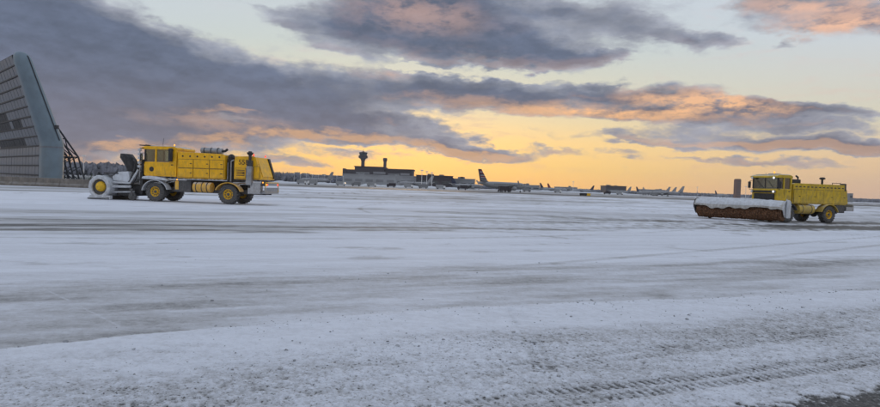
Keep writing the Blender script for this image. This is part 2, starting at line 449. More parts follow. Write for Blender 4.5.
def surface(X, Y, full=False):
    """height (m) and snow cover 0..1 of the apron"""
    r = np.hypot(X, Y)
    p = X * .913 + Y * .407; q = -X * .407 + Y * .913
    wob = (fbm(p * .35, q * .9, 4, 3) - .5)
    wob2 = (fbm(p * 2.2, q * 5.0, 4, 9) - .5)
    e0, e1, e2, e3 = [line_y(X, *e) for e in (EDGE0, EDGE1, EDGE2, EDGE3)]
    d0 = Y - e0 + wob * 5; d1 = Y - e1 + wob * 1.1 + wob2 * .25; d2 = Y - e2 + wob * .35 + wob2 * .22; d3 = Y - e3 + wob * 1.5 + wob2 * .5
    streak = fbm(p * .10, q * 1.5, 5, 21, .62)
    streak2 = fbm(p * .5, q * 4.0, 4, 31, .6)
    patch = fbm(p * .45, q * 1.1, 5, 41, .6)
    fine = fbm(X * 9, Y * 9, 4, 51, .6)
    # far apron: long swept streaks
    fs = fbm(p * .022, q * .16, 5, 61, .65)
    fs2 = fbm(p * .01, q * .05, 4, 71, .6)
    S_far = np.clip(.74 + (fs - .5) * 1.5 + (fs2 - .5) * .9, .12, 1)
    near_streak = sstep(d0, 12, 3)          # browner rows just past the white sheet
    S_far = np.clip(S_far - near_streak * np.clip(.25 + (streak - .5) * 1.6, 0, .6), .1, 1)
    S_white = np.clip(.90 + (streak - .5) * .35 + (fine - .5) * .06 - .3 * sstep(patch, .66, .80), .2, 1)
    S_scr = np.clip(.625 + (streak - .5) * .5 + (streak2 - .5) * .4 + (patch - .5) * .5 + (fine - .5) * .2, .06, .9)
    # black scraped seam hugging the windrow
    seam = sstep(d2, 1.3, .15) * sstep(d2, -.02, .08)
    S_scr = S_scr - seam * (sstep(fbm(p * .55, q * .9, 3, 81), .56, .70) * .25 + np.exp(-((X + 3.3) / .9) ** 2) * (.04 + .34 * streak2))
    lumps = fbm(X * 11, Y * 11, 5, 91, .66)
    lumps2 = fbm(X * 34, Y * 34, 3, 95, .6)
    S_row = np.clip(.93 + (lumps - .5) * .35, .4, 1)
    S_rgh = np.clip(.70 + (lumps - .5) * .55 + (lumps2 - .5) * .55 + (patch - .5) * .55, .18, 1)
    k0 = sstep(d0, .8, -.8); k1 = sstep(d1 + (streak2 - .5) * .8, .6, -.5); k2 = sstep(d2 + (lumps - .5) * .25, .12, -.12); k3 = sstep(d3, .55, -.55)
    S = S_far * (1 - k0) + S_white * k0
    S = S * (1 - k1) + S_scr * k1
    S = S * (1 - k2) + S_row * k2
    S = S * (1 - k3) + S_rgh * k3
    # bare pavement lines further out, across the apron and along its far side
    tax = sstep(Y - X * .02, 300, 320) * sstep(Y - X * .02, 900, 800)
    S = S * (1 - tax * (.38 + .5 * (fs2 - .4)))
    edge = sstep(Y - X * .02, 226, 238) * sstep(Y - X * .02, 318, 306)
    S = S * (1 - edge * .84)
    tax2 = sstep(Y + X * .05, 196, 200) * sstep(Y + X * .05, 226, 220)
    S = S * (1 - tax2 * .35 * sstep(fs, .35, .6))
    # wet bare patch in the near right corner
    wet = sstep(Y - (4.66 + (X - 1.9) * .40) + (lumps - .5) * .55, .08, -.10) * sstep(X, 1.4, 2.4)
    S = S * (1 - wet) + wet * np.clip(.06 + (lumps2 - .58) * 1.6, .02, .5)
    nearf = np.clip(1 - (r - 14) / 30, 0, 1)
    H = (fs2 - .5) * .02
    H = H + S * .018 * nearf
    H = H + k2 * .010 * nearf * (.6 + patch) + k2 * sstep(d2, -.4, 0) * .005
    H = H + (lumps - .5) * (.002 + .0035 * k2 * (.35 + .65 * k3)) * nearf + (lumps2 - .5) * (.002 + .007 * k2) * nearf
    H = H + (streak2 - .5) * .008 * k1 * (1 - k2) * nearf
    # thin snow line left across the scraped strip
    a, b = np.array([-6.45, 9.56]), np.array([-3.51, 6.81]); t = b - a; L = np.hypot(*t); t = t / L
    u = (X - a[0]) * t[0] + (Y - a[1]) * t[1]; v = -(X - a[0]) * t[1] + (Y - a[1]) * t[0] + (streak2 - .5) * .04
    ln = sstep(np.abs(v), .035, .012) * sstep(u, -.1, .2) * sstep(u, L + .1, L - .2)
    S = np.maximum(S, ln * (.50 + .3 * fine))
    # lanes behind the two machines: wheel lines and the strip they have just cleared
    for (ox, oy), (hx, hy), half, amt in (((-14.7, 43.4), (.9929, -.119), 1.6, .16), ((29.8, 48.0), (.94, .342), 2.6, .30)):
        u = (X - ox) * hx + (Y - oy) * hy; v = -(X - ox) * hy + (Y - oy) * hx
        lane = sstep(np.abs(v) + (streak - .5) * .8, half, half - .5) * sstep(u, -2.5, 1.0) * sstep(u, 130, 20)
        S = S - lane * (amt + (streak - .5) * .6) * (.7 + .6 * streak2)
        for s_ in (-1.1, 1.1):
            S = S - sstep(np.abs(v - s_), .30, .2) * sstep(u, -.5, .5) * sstep(u, 150, 20) * .22
    # wheel lines crossing the apron in pairs
    rg_ = random.Random(77)
    for _ in range(16):
        ox, oy = rg_.uniform(-30, 45), rg_.uniform(16, 110); an = rg_.gauss(.35, .35); cu = rg_.uniform(-.004, .004)
        hx, hy = math.cos(an), math.sin(an)
        u = (X - ox) * hx + (Y - oy) * hy; v = -(X - ox) * hy + (Y - oy) * hx + cu * u * u
        ln_ = rg_.uniform(25, 90); amt = rg_.uniform(.10, .26) * rg_.choice((1, 1, -1))
        for s_ in (-.95, .95):
            S = S - sstep(np.abs(v - s_), .20, .12) * sstep(np.abs(u), ln_, ln_ * .7) * amt * (.5 + streak2) * (1 - k1)
    # tyre prints with lugs
    def track(X, Y, S, H, a, b, hw, amt, pitch=.088, ext=12.0):
        a, b = np.array(a), np.array(b); t = (b - a) / np.hypot(*(b - a))
        u = (X - a[0]) * t[0] + (Y - a[1]) * t[1]; v = -(X - a[0]) * t[1] + (Y - a[1]) * t[0]
        v = v + (fbm(u * .5, v * 0 + 1.3, 2, 7) - .5) * .12
        ins = sstep(np.abs(v), hw + .03, hw - .02) * (np.abs(u) < ext)
        sh = np.where(v > 0, .5, 0.0) + np.abs(v) / hw * .2
        lug = sstep(np.abs(((u / pitch + sh) % 1) - .5), .36, .26) * sstep(np.abs(np.abs(v) - hw * .52), hw * .40, hw * .30)
        keep = sstep(fbm(u * .9, v * 4, 3, 15), .25, .5)
        H = H - ins * amt * (.005 + .012 * lug * keep)
        S = S - ins * amt * (.04 + .42 * lug * keep * (.6 + .8 * (fine - .2)))
        return np.clip(S, .04, 1), H
    for a, b, hw, amt in TRACKS:
        if amt: S, H = track(X, Y, S, H, a, b, hw, amt)
    S, H = track(X, Y, S, H, (1.12, 7.2), (1.10, 6.2), .13, .5, .08, 1.5)
    # faint older wheel lines curving over the white sheet
    for (cx, cyy, rad) in ((-22, 60, 45.3), (-22.2, 60, 43.1), (30, 48, 36.0)):
        rr = np.abs(np.hypot(X - cx, Y - cyy) - rad)
        S = S - sstep(rr, .22, .08) * .22 * sstep(fbm(X * .6, Y * .6, 2, 5), .3, .5)
    return (H, np.clip(S, .02, 1)) if not full else (H, np.clip(S, .02, 1), k2 * (.25 + .75 * k3) + .22 * k1 * (1 - k2))

def ground_material():
    m = bpy.data.materials.new('snow_over_apron'); m.use_nodes = True; g = NT(m.node_tree); b = m.node_tree.nodes['Principled BSDF']
    s = g.n('ShaderNodeAttribute', attribute_name='snow_cover').outputs['Fac']
    pos = g.n('ShaderNodeNewGeometry').outputs['Position']
    rot = g.n('ShaderNodeMapping', {'Vector': pos, 'Rotation': (0, 0, R(-24)), 'Scale': (.35, 1.6, 1)}).outputs[0]
    n1 = g.noise(pos, 14.0, 8, .68); n2 = g.noise(rot, 2.2, 7, .68); n3 = g.noise(pos, 90.0, 3, .6); n4 = g.noise(rot, .12, 6, .6)
    s2 = g.m('ADD', s, g.m('MULTIPLY', g.m('SUBTRACT', n1, .5), .32))
    s2 = g.m('ADD', s2, g.m('MULTIPLY', g.m('SUBTRACT', n2, .5), .42))
    s2 = g.m('ADD', s2, g.m('MULTIPLY', g.m('SUBTRACT', n4, .5), .30))
    s2 = g.m('ADD', s2, g.m('MULTIPLY', g.m('SUBTRACT', n3, .5), .16))
    # pits and crumbs of the churned snow
    rg = g.n('ShaderNodeAttribute', attribute_name='crumble').outputs['Fac']
    wp = g.vm('ADD', pos, g.vm('MULTIPLY', g.n('ShaderNodeTexNoise', {'Vector': pos, 'Scale': 30.0, 'Detail': 3.0}).outputs[1], (.03, .03, 0)))
    pits = None
    for sc_, amp in ((34.0, .26), (75.0, .22), (15.0, .16)):
        v = g.n('ShaderNodeTexVoronoi', {'Vector': wp, 'Scale': sc_, 'Randomness': 1.0})
        r_ = g.n('ShaderNodeSeparateColor', {0: v.outputs['Color']}).outputs[0]
        pt = g.m('MULTIPLY', g.m('MULTIPLY', g.mr(r_, .70, .86), g.mr(v.outputs['Distance'], .5, .2)), amp)
        br_ = g.m('MULTIPLY', g.m('MULTIPLY', g.mr(r_, .26, .1), g.mr(v.outputs['Distance'], .5, .25)), amp * .6)
        t_ = g.m('SUBTRACT', br_, pt)
        pits = t_ if pits is None else g.m('ADD', pits, t_)
    s2 = g.m('MULTIPLY_ADD', pits, g.m('MULTIPLY', rg, 1.35), s2)
    col = g.ramp(s2, [(0.0, (.045, .044, .046, 1)), (.18, (.10, .097, .096, 1)), (.34, (.26, .26, .265, 1)), (.54, (.46, .465, .49, 1)), (.78, (.62, .64, .70, 1)), (1.0, (.74, .77, .85, 1))])
    ro = g.mr(s2, .05, .5, .50, .85)
    m.node_tree.links.new(col, b.inputs['Base Color']); m.node_tree.links.new(ro, b.inputs['Roughness'])
    b.inputs['Specular IOR Level'].default_value = .22
    bn = g.n('ShaderNodeBump', {'Height': g.m('ADD', g.noise(pos, 60, 6, .7), g.m('MULTIPLY', s2, 1.4)), 'Strength': .8, 'Distance': .012})
    m.node_tree.links.new(bn.outputs[0], b.inputs['Normal'])
    return m

def build_ground():
    rows = list(np.geomspace(.25, 4.3, 34)) + [1059.0 / v for v in np.arange(245, 6, -.62)] + list(np.geomspace(185, 9000, 60))
    rows = np.array(sorted(rows))
    cols = np.concatenate([np.linspace(-47, 47, 860), np.linspace(47, 313, 90)[1:-1]]) * math.pi / 180
    nr, nc = len(rows), len(cols)
    A, Rr = np.meshgrid(cols, rows)
    X, Y = np.sin(A) * Rr, np.cos(A) * Rr
    H, S, RG = surface(X, Y, True)
    H = H * np.clip((9000 - Rr) / 8000, 0, 1)
    co = np.stack([X, Y, H], -1).reshape(-1, 3)
    i, j = np.meshgrid(np.arange(nr - 1), np.arange(nc), indexing='ij'); j2 = (j + 1) % nc
    quads = np.stack([i * nc + j, i * nc + j2, (i + 1) * nc + j2, (i + 1) * nc + j], -1).reshape(-1, 4)[:, ::-1]
    co = np.vstack([co, [[0, 0, float(H[0].mean())]]]); c = nr * nc
    jj = np.arange(nc); tris = np.stack([jj, (jj + 1) % nc, np.full(nc, c)], -1)
    me = bpy.data.meshes.new('ground')
    nq, ntt = len(quads), len(tris)
    me.vertices.add(len(co)); me.vertices.foreach_set('co', co.astype(np.float32).ravel())
    me.loops.add(nq * 4 + ntt * 3); me.loops.foreach_set('vertex_index', np.concatenate([quads.ravel(), tris.ravel()]).astype(np.int32))
    me.polygons.add(nq + ntt)
    me.polygons.foreach_set('loop_start', np.concatenate([np.arange(nq) * 4, nq * 4 + np.arange(ntt) * 3]).astype(np.int32))
    me.update(calc_edges=True)
    me.polygons.foreach_set('use_smooth', np.ones(nq + ntt, dtype=bool))
    at_ = me.attributes.new('snow_cover', 'FLOAT', 'POINT'); at_.data.foreach_set('value', np.append(S.ravel(), float(S[0].mean())).astype(np.float32))
    at2 = me.attributes.new('crumble', 'FLOAT', 'POINT'); at2.data.foreach_set('value', np.append(RG.ravel(), 1.0).astype(np.float32))
    me.materials.append(ground_material())
    o = bpy.data.objects.new('ground', me); COL.objects.link(o)
    tag(o, 'snow-streaked concrete apron stretching to the skyline', kind='structure')
build_ground()

def build_clumps():
    rng = np.random.default_rng(5)
    n = 7000
    X = rng.uniform(-7, 13, n * 3); Y = rng.uniform(3.2, 15, n * 3)
    e2 = line_y(X, *EDGE2); e3 = line_y(X, *EDGE3)
    d = Y - e2
    w = np.where(d > .1, .06, np.where(Y > e3, .45, 1.0)); w = np.where(np.abs(d) < .25, .9, w)
    w = w * (np.clip(fbm(X * .9, Y * .9, 4, 33) * 2.6 - .75, .05, 1))
    keep = rng.random(n * 3) < w
    X, Y = X[keep][:n], Y[keep][:n]
    H, _ = surface(X, Y)
    phi = (1 + 5 ** .5) / 2
    ico = np.array([(-1, phi, 0), (1, phi, 0), (-1, -phi, 0), (1, -phi, 0), (0, -1, phi), (0, 1, phi), (0, -1, -phi), (0, 1, -phi), (phi, 0, -1), (phi, 0, 1), (-phi, 0, -1), (-phi, 0, 1)]) / 1.9
    fc = np.array([(0, 11, 5), (0, 5, 1), (0, 1, 7), (0, 7, 10), (0, 10, 11), (1, 5, 9), (5, 11, 4), (11, 10, 2), (10, 7, 6), (7, 1, 8), (3, 9, 4), (3, 4, 2), (3, 2, 6), (3, 6, 8), (3, 8, 9), (4, 9, 5), (2, 4, 11), (6, 2, 10), (8, 6, 7), (9, 8, 1)])
    k = len(X)
    sz = np.minimum(.0048 * np.exp(rng.normal(0, .62, k)), .035)
    V = ico[None] * (sz[:, None, None] * rng.uniform(.6, 1.35, (k, 12, 1))) * rng.uniform(.7, 1.3, (k, 1, 3)) * np.array([1, 1, .75])
    V = V + np.stack([X, Y, H + sz * .2], -1)[:, None, :]
    Fc = fc[None] + (np.arange(k) * 12)[:, None, None]
    me = bpy.data.meshes.new('snow_clumps'); me.from_pydata(V.reshape(-1, 3).tolist(), [], Fc.reshape(-1, 3).tolist())
    me.materials.append(material('dirty_snow_clump', (.30, .31, .33), .85, vary=.55, scale=2.5, snow=.5))
    o = bpy.data.objects.new('snow_clumps', me); COL.objects.link(o)
    tag(o, 'crumbs of ploughed snow scattered over the near apron', 'snow clumps', kind='stuff')
build_clumps()

# ------------------------------------------------------------------ engine run-up enclosure, left edge
def build_enclosure():
    base = Vector((-54.0, 82.5, 0))
    tdir = Vector((-.72, .694, 0)); ndir = Vector((-.694, -.72, 0))           # along the wall, out of its panelled face
    Mw = Matrix((( tdir.x, ndir.x, 0, base.x), (tdir.y, ndir.y, 0, base.y), (0, 0, 1, 0), (0, 0, 0, 1)))
    root = empty('run_up_enclosure', base, 0, 'tall leaning grey panelled blast wall with rounded metal end, cut by left edge', 'blast wall')
    inv = Matrix.Translation(-base)
    T = inv @ Mw
    ZK, ZT, LEAN = 5.9, 17.2, 3.7
    def nz(s):                                                               # distance up the bent face -> (n, z)
        if s <= ZK: return (0.0, s)
        L = math.hypot(LEAN, ZT - ZK); f = (s - ZK) / L
        return (LEAN * f, ZK + (ZT - ZK) * f)
    total = ZK + math.hypot(LEAN, ZT - ZK)
    # backing sheet and girts
    t0, t1 = .9, 28.4
    sheet = MB(); prof = [(0, 0), (0, ZK), (LEAN, ZT), (LEAN - .3, ZT), (-.3, ZK), (-.3, 0)]
    sheet.add(*prism_data(prof, t0, t1), T).build('backing_sheet', M['girt'], root)
    rows = 13; rh = total / rows; cols = 15; cw = (t1 - t0) / cols
    dark = {(7, c) for c in range(8, 15)} | {(6, c) for c in range(4, 15) if c != 7} | {(4, c) for c in range(5, 15)}
    rng = random.Random(3)
    me_up = MB().box(-cw / 2 + .07, cw / 2 - .07, 0, .09, -rh / 2 + .10, rh / 2 - .10).mesh('panel', M['panel'], .02)
    me_dk = MB().box(-cw / 2 + .035, cw / 2 - .035, -.02, .02, -rh / 2 + .11, rh / 2 - .11).mesh('louvre', M['panel_dark'])
    ang = math.atan2(LEAN, ZT - ZK)
    for r in range(rows):
        n, z = nz((r + .5) * rh); lean = ang if (r + .5) * rh > ZK else 0.0
        for c in range(cols):
            t = t0 + (c + .5) * cw
            isd = (r, c) in dark
            o = link('louvre' if isd else 'panel', me_dk if isd else me_up, root)
            o.matrix_parent_inverse = Matrix.Identity(4)
            loc = T @ Vector((t, n + .03 + rng.uniform(0, .02), z))
            basis = T.to_3x3().to_4x4() @ Matrix.Rotation(-lean, 4, 'X')
            o.matrix_local = Matrix.Translation(loc) @ basis
        if r:
            n, z = nz(r * rh); g = MB(); g.add(*box_data(t0, t1, n, n + .2, z - .09, z + .09), T)
            g.build('girt', M['girt'], root)
    # rounded end: D-shaped section swept up the bent line, domed at the top
    W, D = 2.7, 1.5
    sec = [(0.9, W * .5), (0.0, W * .5)] + [(-D * math.sin(a), W * .5 * math.cos(a)) for a in np.linspace(.15, math.pi - .15, 15)] + [(0, -W * .5), (.9, -W * .5)]
    path = [(0.0, 0.0), (0, 3), (0, ZK - .25), (.07, ZK + .3)] + [(LEAN * f, ZK + (ZT - ZK) * f) for f in np.linspace(.12, .92, 9)]
    scl = [1.0 - .24 * max(0, z - ZK) / (ZT - ZK) for _, z in path]
    f0, z0 = path[-1]
    for a in np.linspace(.2, math.pi / 2 - .04, 7):
        path.append((f0 + .35 * math.sin(a), z0 + 1.35 * math.sin(a))); scl.append(.77 * max(.05, math.cos(a) ** .7))
    vs, fs, ns = [], [], len(sec)
    for (n, z), k in zip(path, scl):
        vs += [T @ Vector((.4 + (a - .4) * k, n - W * .32 + b * k, z)) for a, b in sec]
    for i in range(len(path) - 1):
        for j in range(ns - 1):
            fs.append((i * ns + j, i * ns + j + 1, (i + 1) * ns + j + 1, (i + 1) * ns + j))
    fs += [tuple(range(ns)), tuple(range((len(path) - 1) * ns, len(path) * ns))]
    cap = MB().add([tuple(v) for v in vs], fs).build('end_cap', M['cap'], root, smooth=True)
    # lap joint ring at the bend, edge seam and cable with its box
    ring = MB(); vs = []; k = 1.025
    for z in (ZK - .75, ZK - .55):
        vs += [T @ Vector((.4 + (a - .4) * k, -W * .32 + b * k, z)) for a, b in sec]
    ring.add([tuple(v) for v in vs], [(j, j + 1, ns + j + 1, ns + j) for j in range(ns - 1)]).build('lap_joint', M['panel'], cap)
    cab = [T @ Vector((.4 + (-D * math.sin(2.0) - .4) * k * 1.02, n - W * .32 + W * .5 * math.cos(2.0) * k * 1.04, z)) for (n, z), k in list(zip(path, scl))[3:-4]]
    MB().tube([tuple(p) for p in cab], .07, 6).build('cable', M['girt'], cap)
    b0 = cab[1]; MB().box(b0.x - .22, b0.x + .22, b0.y - .2, b0.y + .2, b0.z + .5, b0.z + 1.0).build('junction_box', M['dark'], cap, .03)
    # raking shores behind the wall
    for q, t in enumerate((.2, 2.7, 5.2, 7.7, 10.2)):
        s = MB()
        P = lambda n, z: tuple(T @ Vector((t, n, z)))
        s.tube([P(-.6, 9.4), P(-4.1, 4.1), P(-5.2, 0)], .12, 6)
        s.tube([P(-.9, 7.0), P(-4.1, 4.1)], .07, 6); s.tube([P(-.6, 4.1), P(-4.1, 4.1)], .08, 6); s.tube([P(-2.4, 6.6), P(-3.0, 4.1), P(-3.6, 0)], .07, 6)
        s.tube([P(-.6, 2.4), P(-4.1, 4.1)], .06, 6); s.tube([P(-.6, 4.0), P(-5.0, .2)], .08, 6); s.tube([P(-.6, .1), P(-4.4, 2.8)], .06, 6)
        s.build('shore', M['girt'], root)
    s = MB()
    for n, z in ((-4.1, 4.1), (-.9, 8.9), (-2.4, 6.6)):
        s.cyl(T @ Vector((.2, n, z)), T @ Vector((10.2, n, z)), .08, .08, 6)
    s.build('shore_rail', M['girt'], root)

def box_data(x0, x1, y0, y1, z0, z1):
    b = MB().box(x0, x1, y0, y1, z0, z1); return b.v, b.f
def prism_data(prof, a, b):
    q = MB().prism(prof, a, b, 'x'); return q.v, q.f
build_enclosure()

def build_barrier():
    root = empty('barrier_wall', (-70, 76.5, 0), 0, 'low brown concrete barrier wall in front of the tall blast wall', 'barrier wall'); root['kind'] = 'thing'
    x = -14.0; k = 0
    rng = random.Random(2)
    while x < 30.5:
        w = 3.0; h = 1.10 + rng.uniform(-.015, .015); dy = rng.uniform(-.02, .02)
        MB().prism([(-.34 + dy, 0), (-.34 + dy, .25), (-.16 + dy, .5), (-.14 + dy, h), (.14 + dy, h), (.16 + dy, .5), (.34 + dy, .25), (.34 + dy, 0)], x, x + w - .03, 'x').build('barrier_block', M['concrete'], root, .015)
        x += w
    return root
build_barrier()

# ------------------------------------------------------------------ trucks
def wheel_meshes(r=.68, w=.46, hub='yellow_clean'):
    rx = Matrix.Rotation(R(90), 4, 'X')
    ty = MB(); h = w / 2
    ty.lathe([(r * .50, -h * .82), (r * .66, -h), (r * .90, -h * .98), (r * .965, -h * .82), (r * .965, h * .82), (r * .90, h * .98), (r * .66, h), (r * .50, h * .82)], 36, rx, close=True)
    for i in range(22):                                                        # tread lugs, two staggered rows
        for s in (-1, 1):
            a = 2 * math.pi * (i + (.5 if s > 0 else 0)) / 22
            m = Matrix.Rotation(a, 4, 'Y') @ Matrix.Translation((0, s * h * .5, r * .96)) @ Matrix.Rotation(s * .35, 4, 'Z')
            ty.box(-.045, .045, -h * .48, h * .48, -.02, r * .042, m)
    rim = MB().lathe([(r * .51, -.02), (r * .53, h * .80), (r * .49, h * .86), (r * .44, h * .50), (r * .28, h * .30), (r * .24, h * .62), (1e-4, h * .66)], 28, rx)
    nuts = MB()
    for i in range(10):
        a = 2 * math.pi * i / 10; nuts.cyl((r * .36 * math.cos(a), -h * .30, r * .36 * math.sin(a)), (r * .36 * math.cos(a), -h * .50, r * .36 * math.sin(a)), .045, n=8)
    nuts.cyl((0, -h * .6, 0), (0, -h * .95, 0), r * .15, r * .12, 12)
    return ty.mesh('tyre', M['rubber'], smooth=True), rim.mesh('rim', M[hub], smooth=True), nuts.mesh('hub', M['dark'])

def add_wheels(root, xs, track, meshes, r):
    ty, rim, nuts = meshes
    for x in xs:
        for s in (1, -1):
            # the rim faces -Y in mesh space: turned about Z for the left-hand (+Y) side
            wt = link('wheel', ty, root, (x, s * track, r), (0, random.uniform(0, 1), math.pi if s > 0 else 0))
            link('rim', rim, wt); link('hub', nuts, wt)

def fender(root, x, r, y0, y1, mat, a0=8, a1=172, lip=.05, fwd=0.0):
    rr = r + .2; pr = []
    A = [R(a) for a in np.linspace(a0, a1, 13)]
    pr = [(x + fwd + rr * 1.08 * math.cos(a), r + rr * .92 * math.sin(a)) for a in A]
    pin = [(x + fwd + (rr - lip) * 1.08 * math.cos(a), r + (rr - lip) * .92 * math.sin(a)) for a in reversed(A)]
    MB().prism(pr + pin, y0, y1).build('fender', mat, root, smooth=True)

def door_panel(root, x0, x1, z0, z1, y, mat, name='body_panel', handle=True):
    s = 1 if y > 0 else -1
    MB().box(x0, x1, y + s * .001, y + s * .006, z0, z1).build('seam', M['black'], root)
    p = MB().box(x0 + .022, x1 - .022, y + s * .006, y + s * .034, z0 + .022, z1 - .022).build(name, mat, root, .008)
    if handle:
        MB().box(x0 + .10, x0 + .24, y + s * .035, y + s * .056, (z0 + z1) / 2 - .025, (z0 + z1) / 2 + .025).build('latch', M['black'], p, .006)
    return p

def cab(root, x0, x1, w, zf, zs, zr, mat, pillar='black', door=True, roof_mat=None, rear=.08):
    """cab from x1 (rear) to x0 (front), half width w, floor zf, window sill zs, roof zr; open window frames with panes"""
    xm = x0 - (x0 - x1 - rear) * .46                                                    # post between windscreen quarter and door window
    lower = MB(); lower.prism([(x1, zf), (x1, zs), (x0 - .06, zs), (x0, zs - .12), (x0, zf + .1), (x0 - .1, zf)], -w, w)
    lw = lower.build('cab_body', mat, root, .03)
    # posts
    for (x, t, nm) in ((x0 - .05, .05, pillar), (xm, .06, None), (x1 + rear, rear, None) if rear < .1 else (x1 + rear / 2, rear / 2, None)):
        for s in (-1, 1):
            MB().box(x - t, x + t, s * w - (.09 if s > 0 else 0), s * w + (0 if s > 0 else .09), zs, zr - .02).build('cab_post', M[pillar] if nm else mat, root, .012)
    MB().box(x0 - .085, x0 - .015, -.04, .04, zs, zr - .02).build('cab_post', M[pillar], root, .01)
    roof = MB().prism([(x1 - .03, zr - .03), (x1 - .03, zr + .12), (x1 + .15, zr + .2), (x0 - .1, zr + .2), (x0 + .2, zr + .1), (x0 + .22, zr - .02), (x0 - .02, zr - .03)], -w - .03, w + .03)
    rf = roof.build('cab_roof', roof_mat or mat, root, .03)
    for s in (-1, 1):
        MB().box(x0 - .045, x0 - .03, (0.04 if s > 0 else -w + .09), (w - .09 if s > 0 else -.04), zs, zr - .03).build('windscreen', M['glass'], root)
        for a, b in ((xm + .06, x0 - .1), (x1 + (rear if rear > .1 else .16), xm - .06)):
            MB().box(a, b, s * (w - .055), s * (w - .04), zs, zr - .03).build('side_window', M['glass'], root)
    MB().box(x1 + .02, x1 + .05, -w + .09, w - .09, zs, zr - .03).build('rear_wall', mat, root)
    # inside: seat, dash, wheel
    seat = MB().box(x1 + .25, x1 + .75, .15, .65, zf + .5, zf + .75).box(x1 + .22, x1 + .36, .15, .65, zf + .75, zf + 1.65)
    seat.build('driver_seat', M['seat'], root, .05)
    dash = MB().box(x0 - .5, x0 - .14, -w + .12, w - .12, zs - .1, zs + .12).build('dashboard', M['black'], root, .03)
    MB().lathe([(.19, -.018), (.22, 0), (.19, .018), (.17, 0)], 18, Matrix.Translation((x0 - .62, .4, zs + .14)) @ Matrix.Rotation(R(-55), 4, 'Y'), close=True).build('steering_wheel', M['black'], dash)
    # door
    y = w
    d = MB().box(x1 + .14, xm - .02, y, y + .025, zf + .12, zs - .03).build('cab_door', mat, root, .01)
    MB().box(x1 + .22, x1 + .38, y + .026, y + .05, zs - .22, zs - .16).build('handle', M['black'], d, .006)
    # mirrors on arms
    for s in (-1, 1):
        mr = MB().box(x0 + .02, x0 + .1, s * (w + .22) - .11, s * (w + .22) + .11, zs + .02, zs + .52)
        mo = mr.build('mirror', M['black'], root, .02)
        MB().tube([(x0 - .03, s * w, zs + .6), (x0 + .05, s * (w + .22), zs + .57), (x0 + .05, s * (w + .22), zs - .1), (x0 - .03, s * w, zs - .06)], .018, 6).build('mirror_arm', M['black'], mo)
        MB().box(x0 + .012, x0 + .022, s * (w + .22) - .09, s * (w + .22) + .09, zs + .05, zs + .49).build('mirror_glass', M['mirror'], mo)
    return lw, rf

def beacon(parent, x, y, z, mat='amber', r=.06):
    b = MB().lathe([(r, 0), (r, .03), (r * .85, .06), (r * .85, .14), (r * .5, .18), (1e-4, .19)], 12, Matrix.Translation((x, y, z))).build('beacon', M[mat], parent, smooth=True)
    return b

def chassis(root, xf, xr, wb):
    f = MB()
    for s in (-1, 1): f.box(xr, xf, s * .45 - .06, s * .45 + .06, .72, 1.02)
    for x in np.linspace(xr + .2, xf - .2, 6): f.box(x - .06, x + .06, -.45, .45, .78, .96)
    f.build('chassis_frame', M['dark'], root, .01)
    for x in (0, -wb):
        a = MB().cyl((x, -1.0, .66), (x, 1.0, .66), .11, n=12).ball((x, 0, .66), .26, 8).build('axle', M['dark'], root, smooth=True)

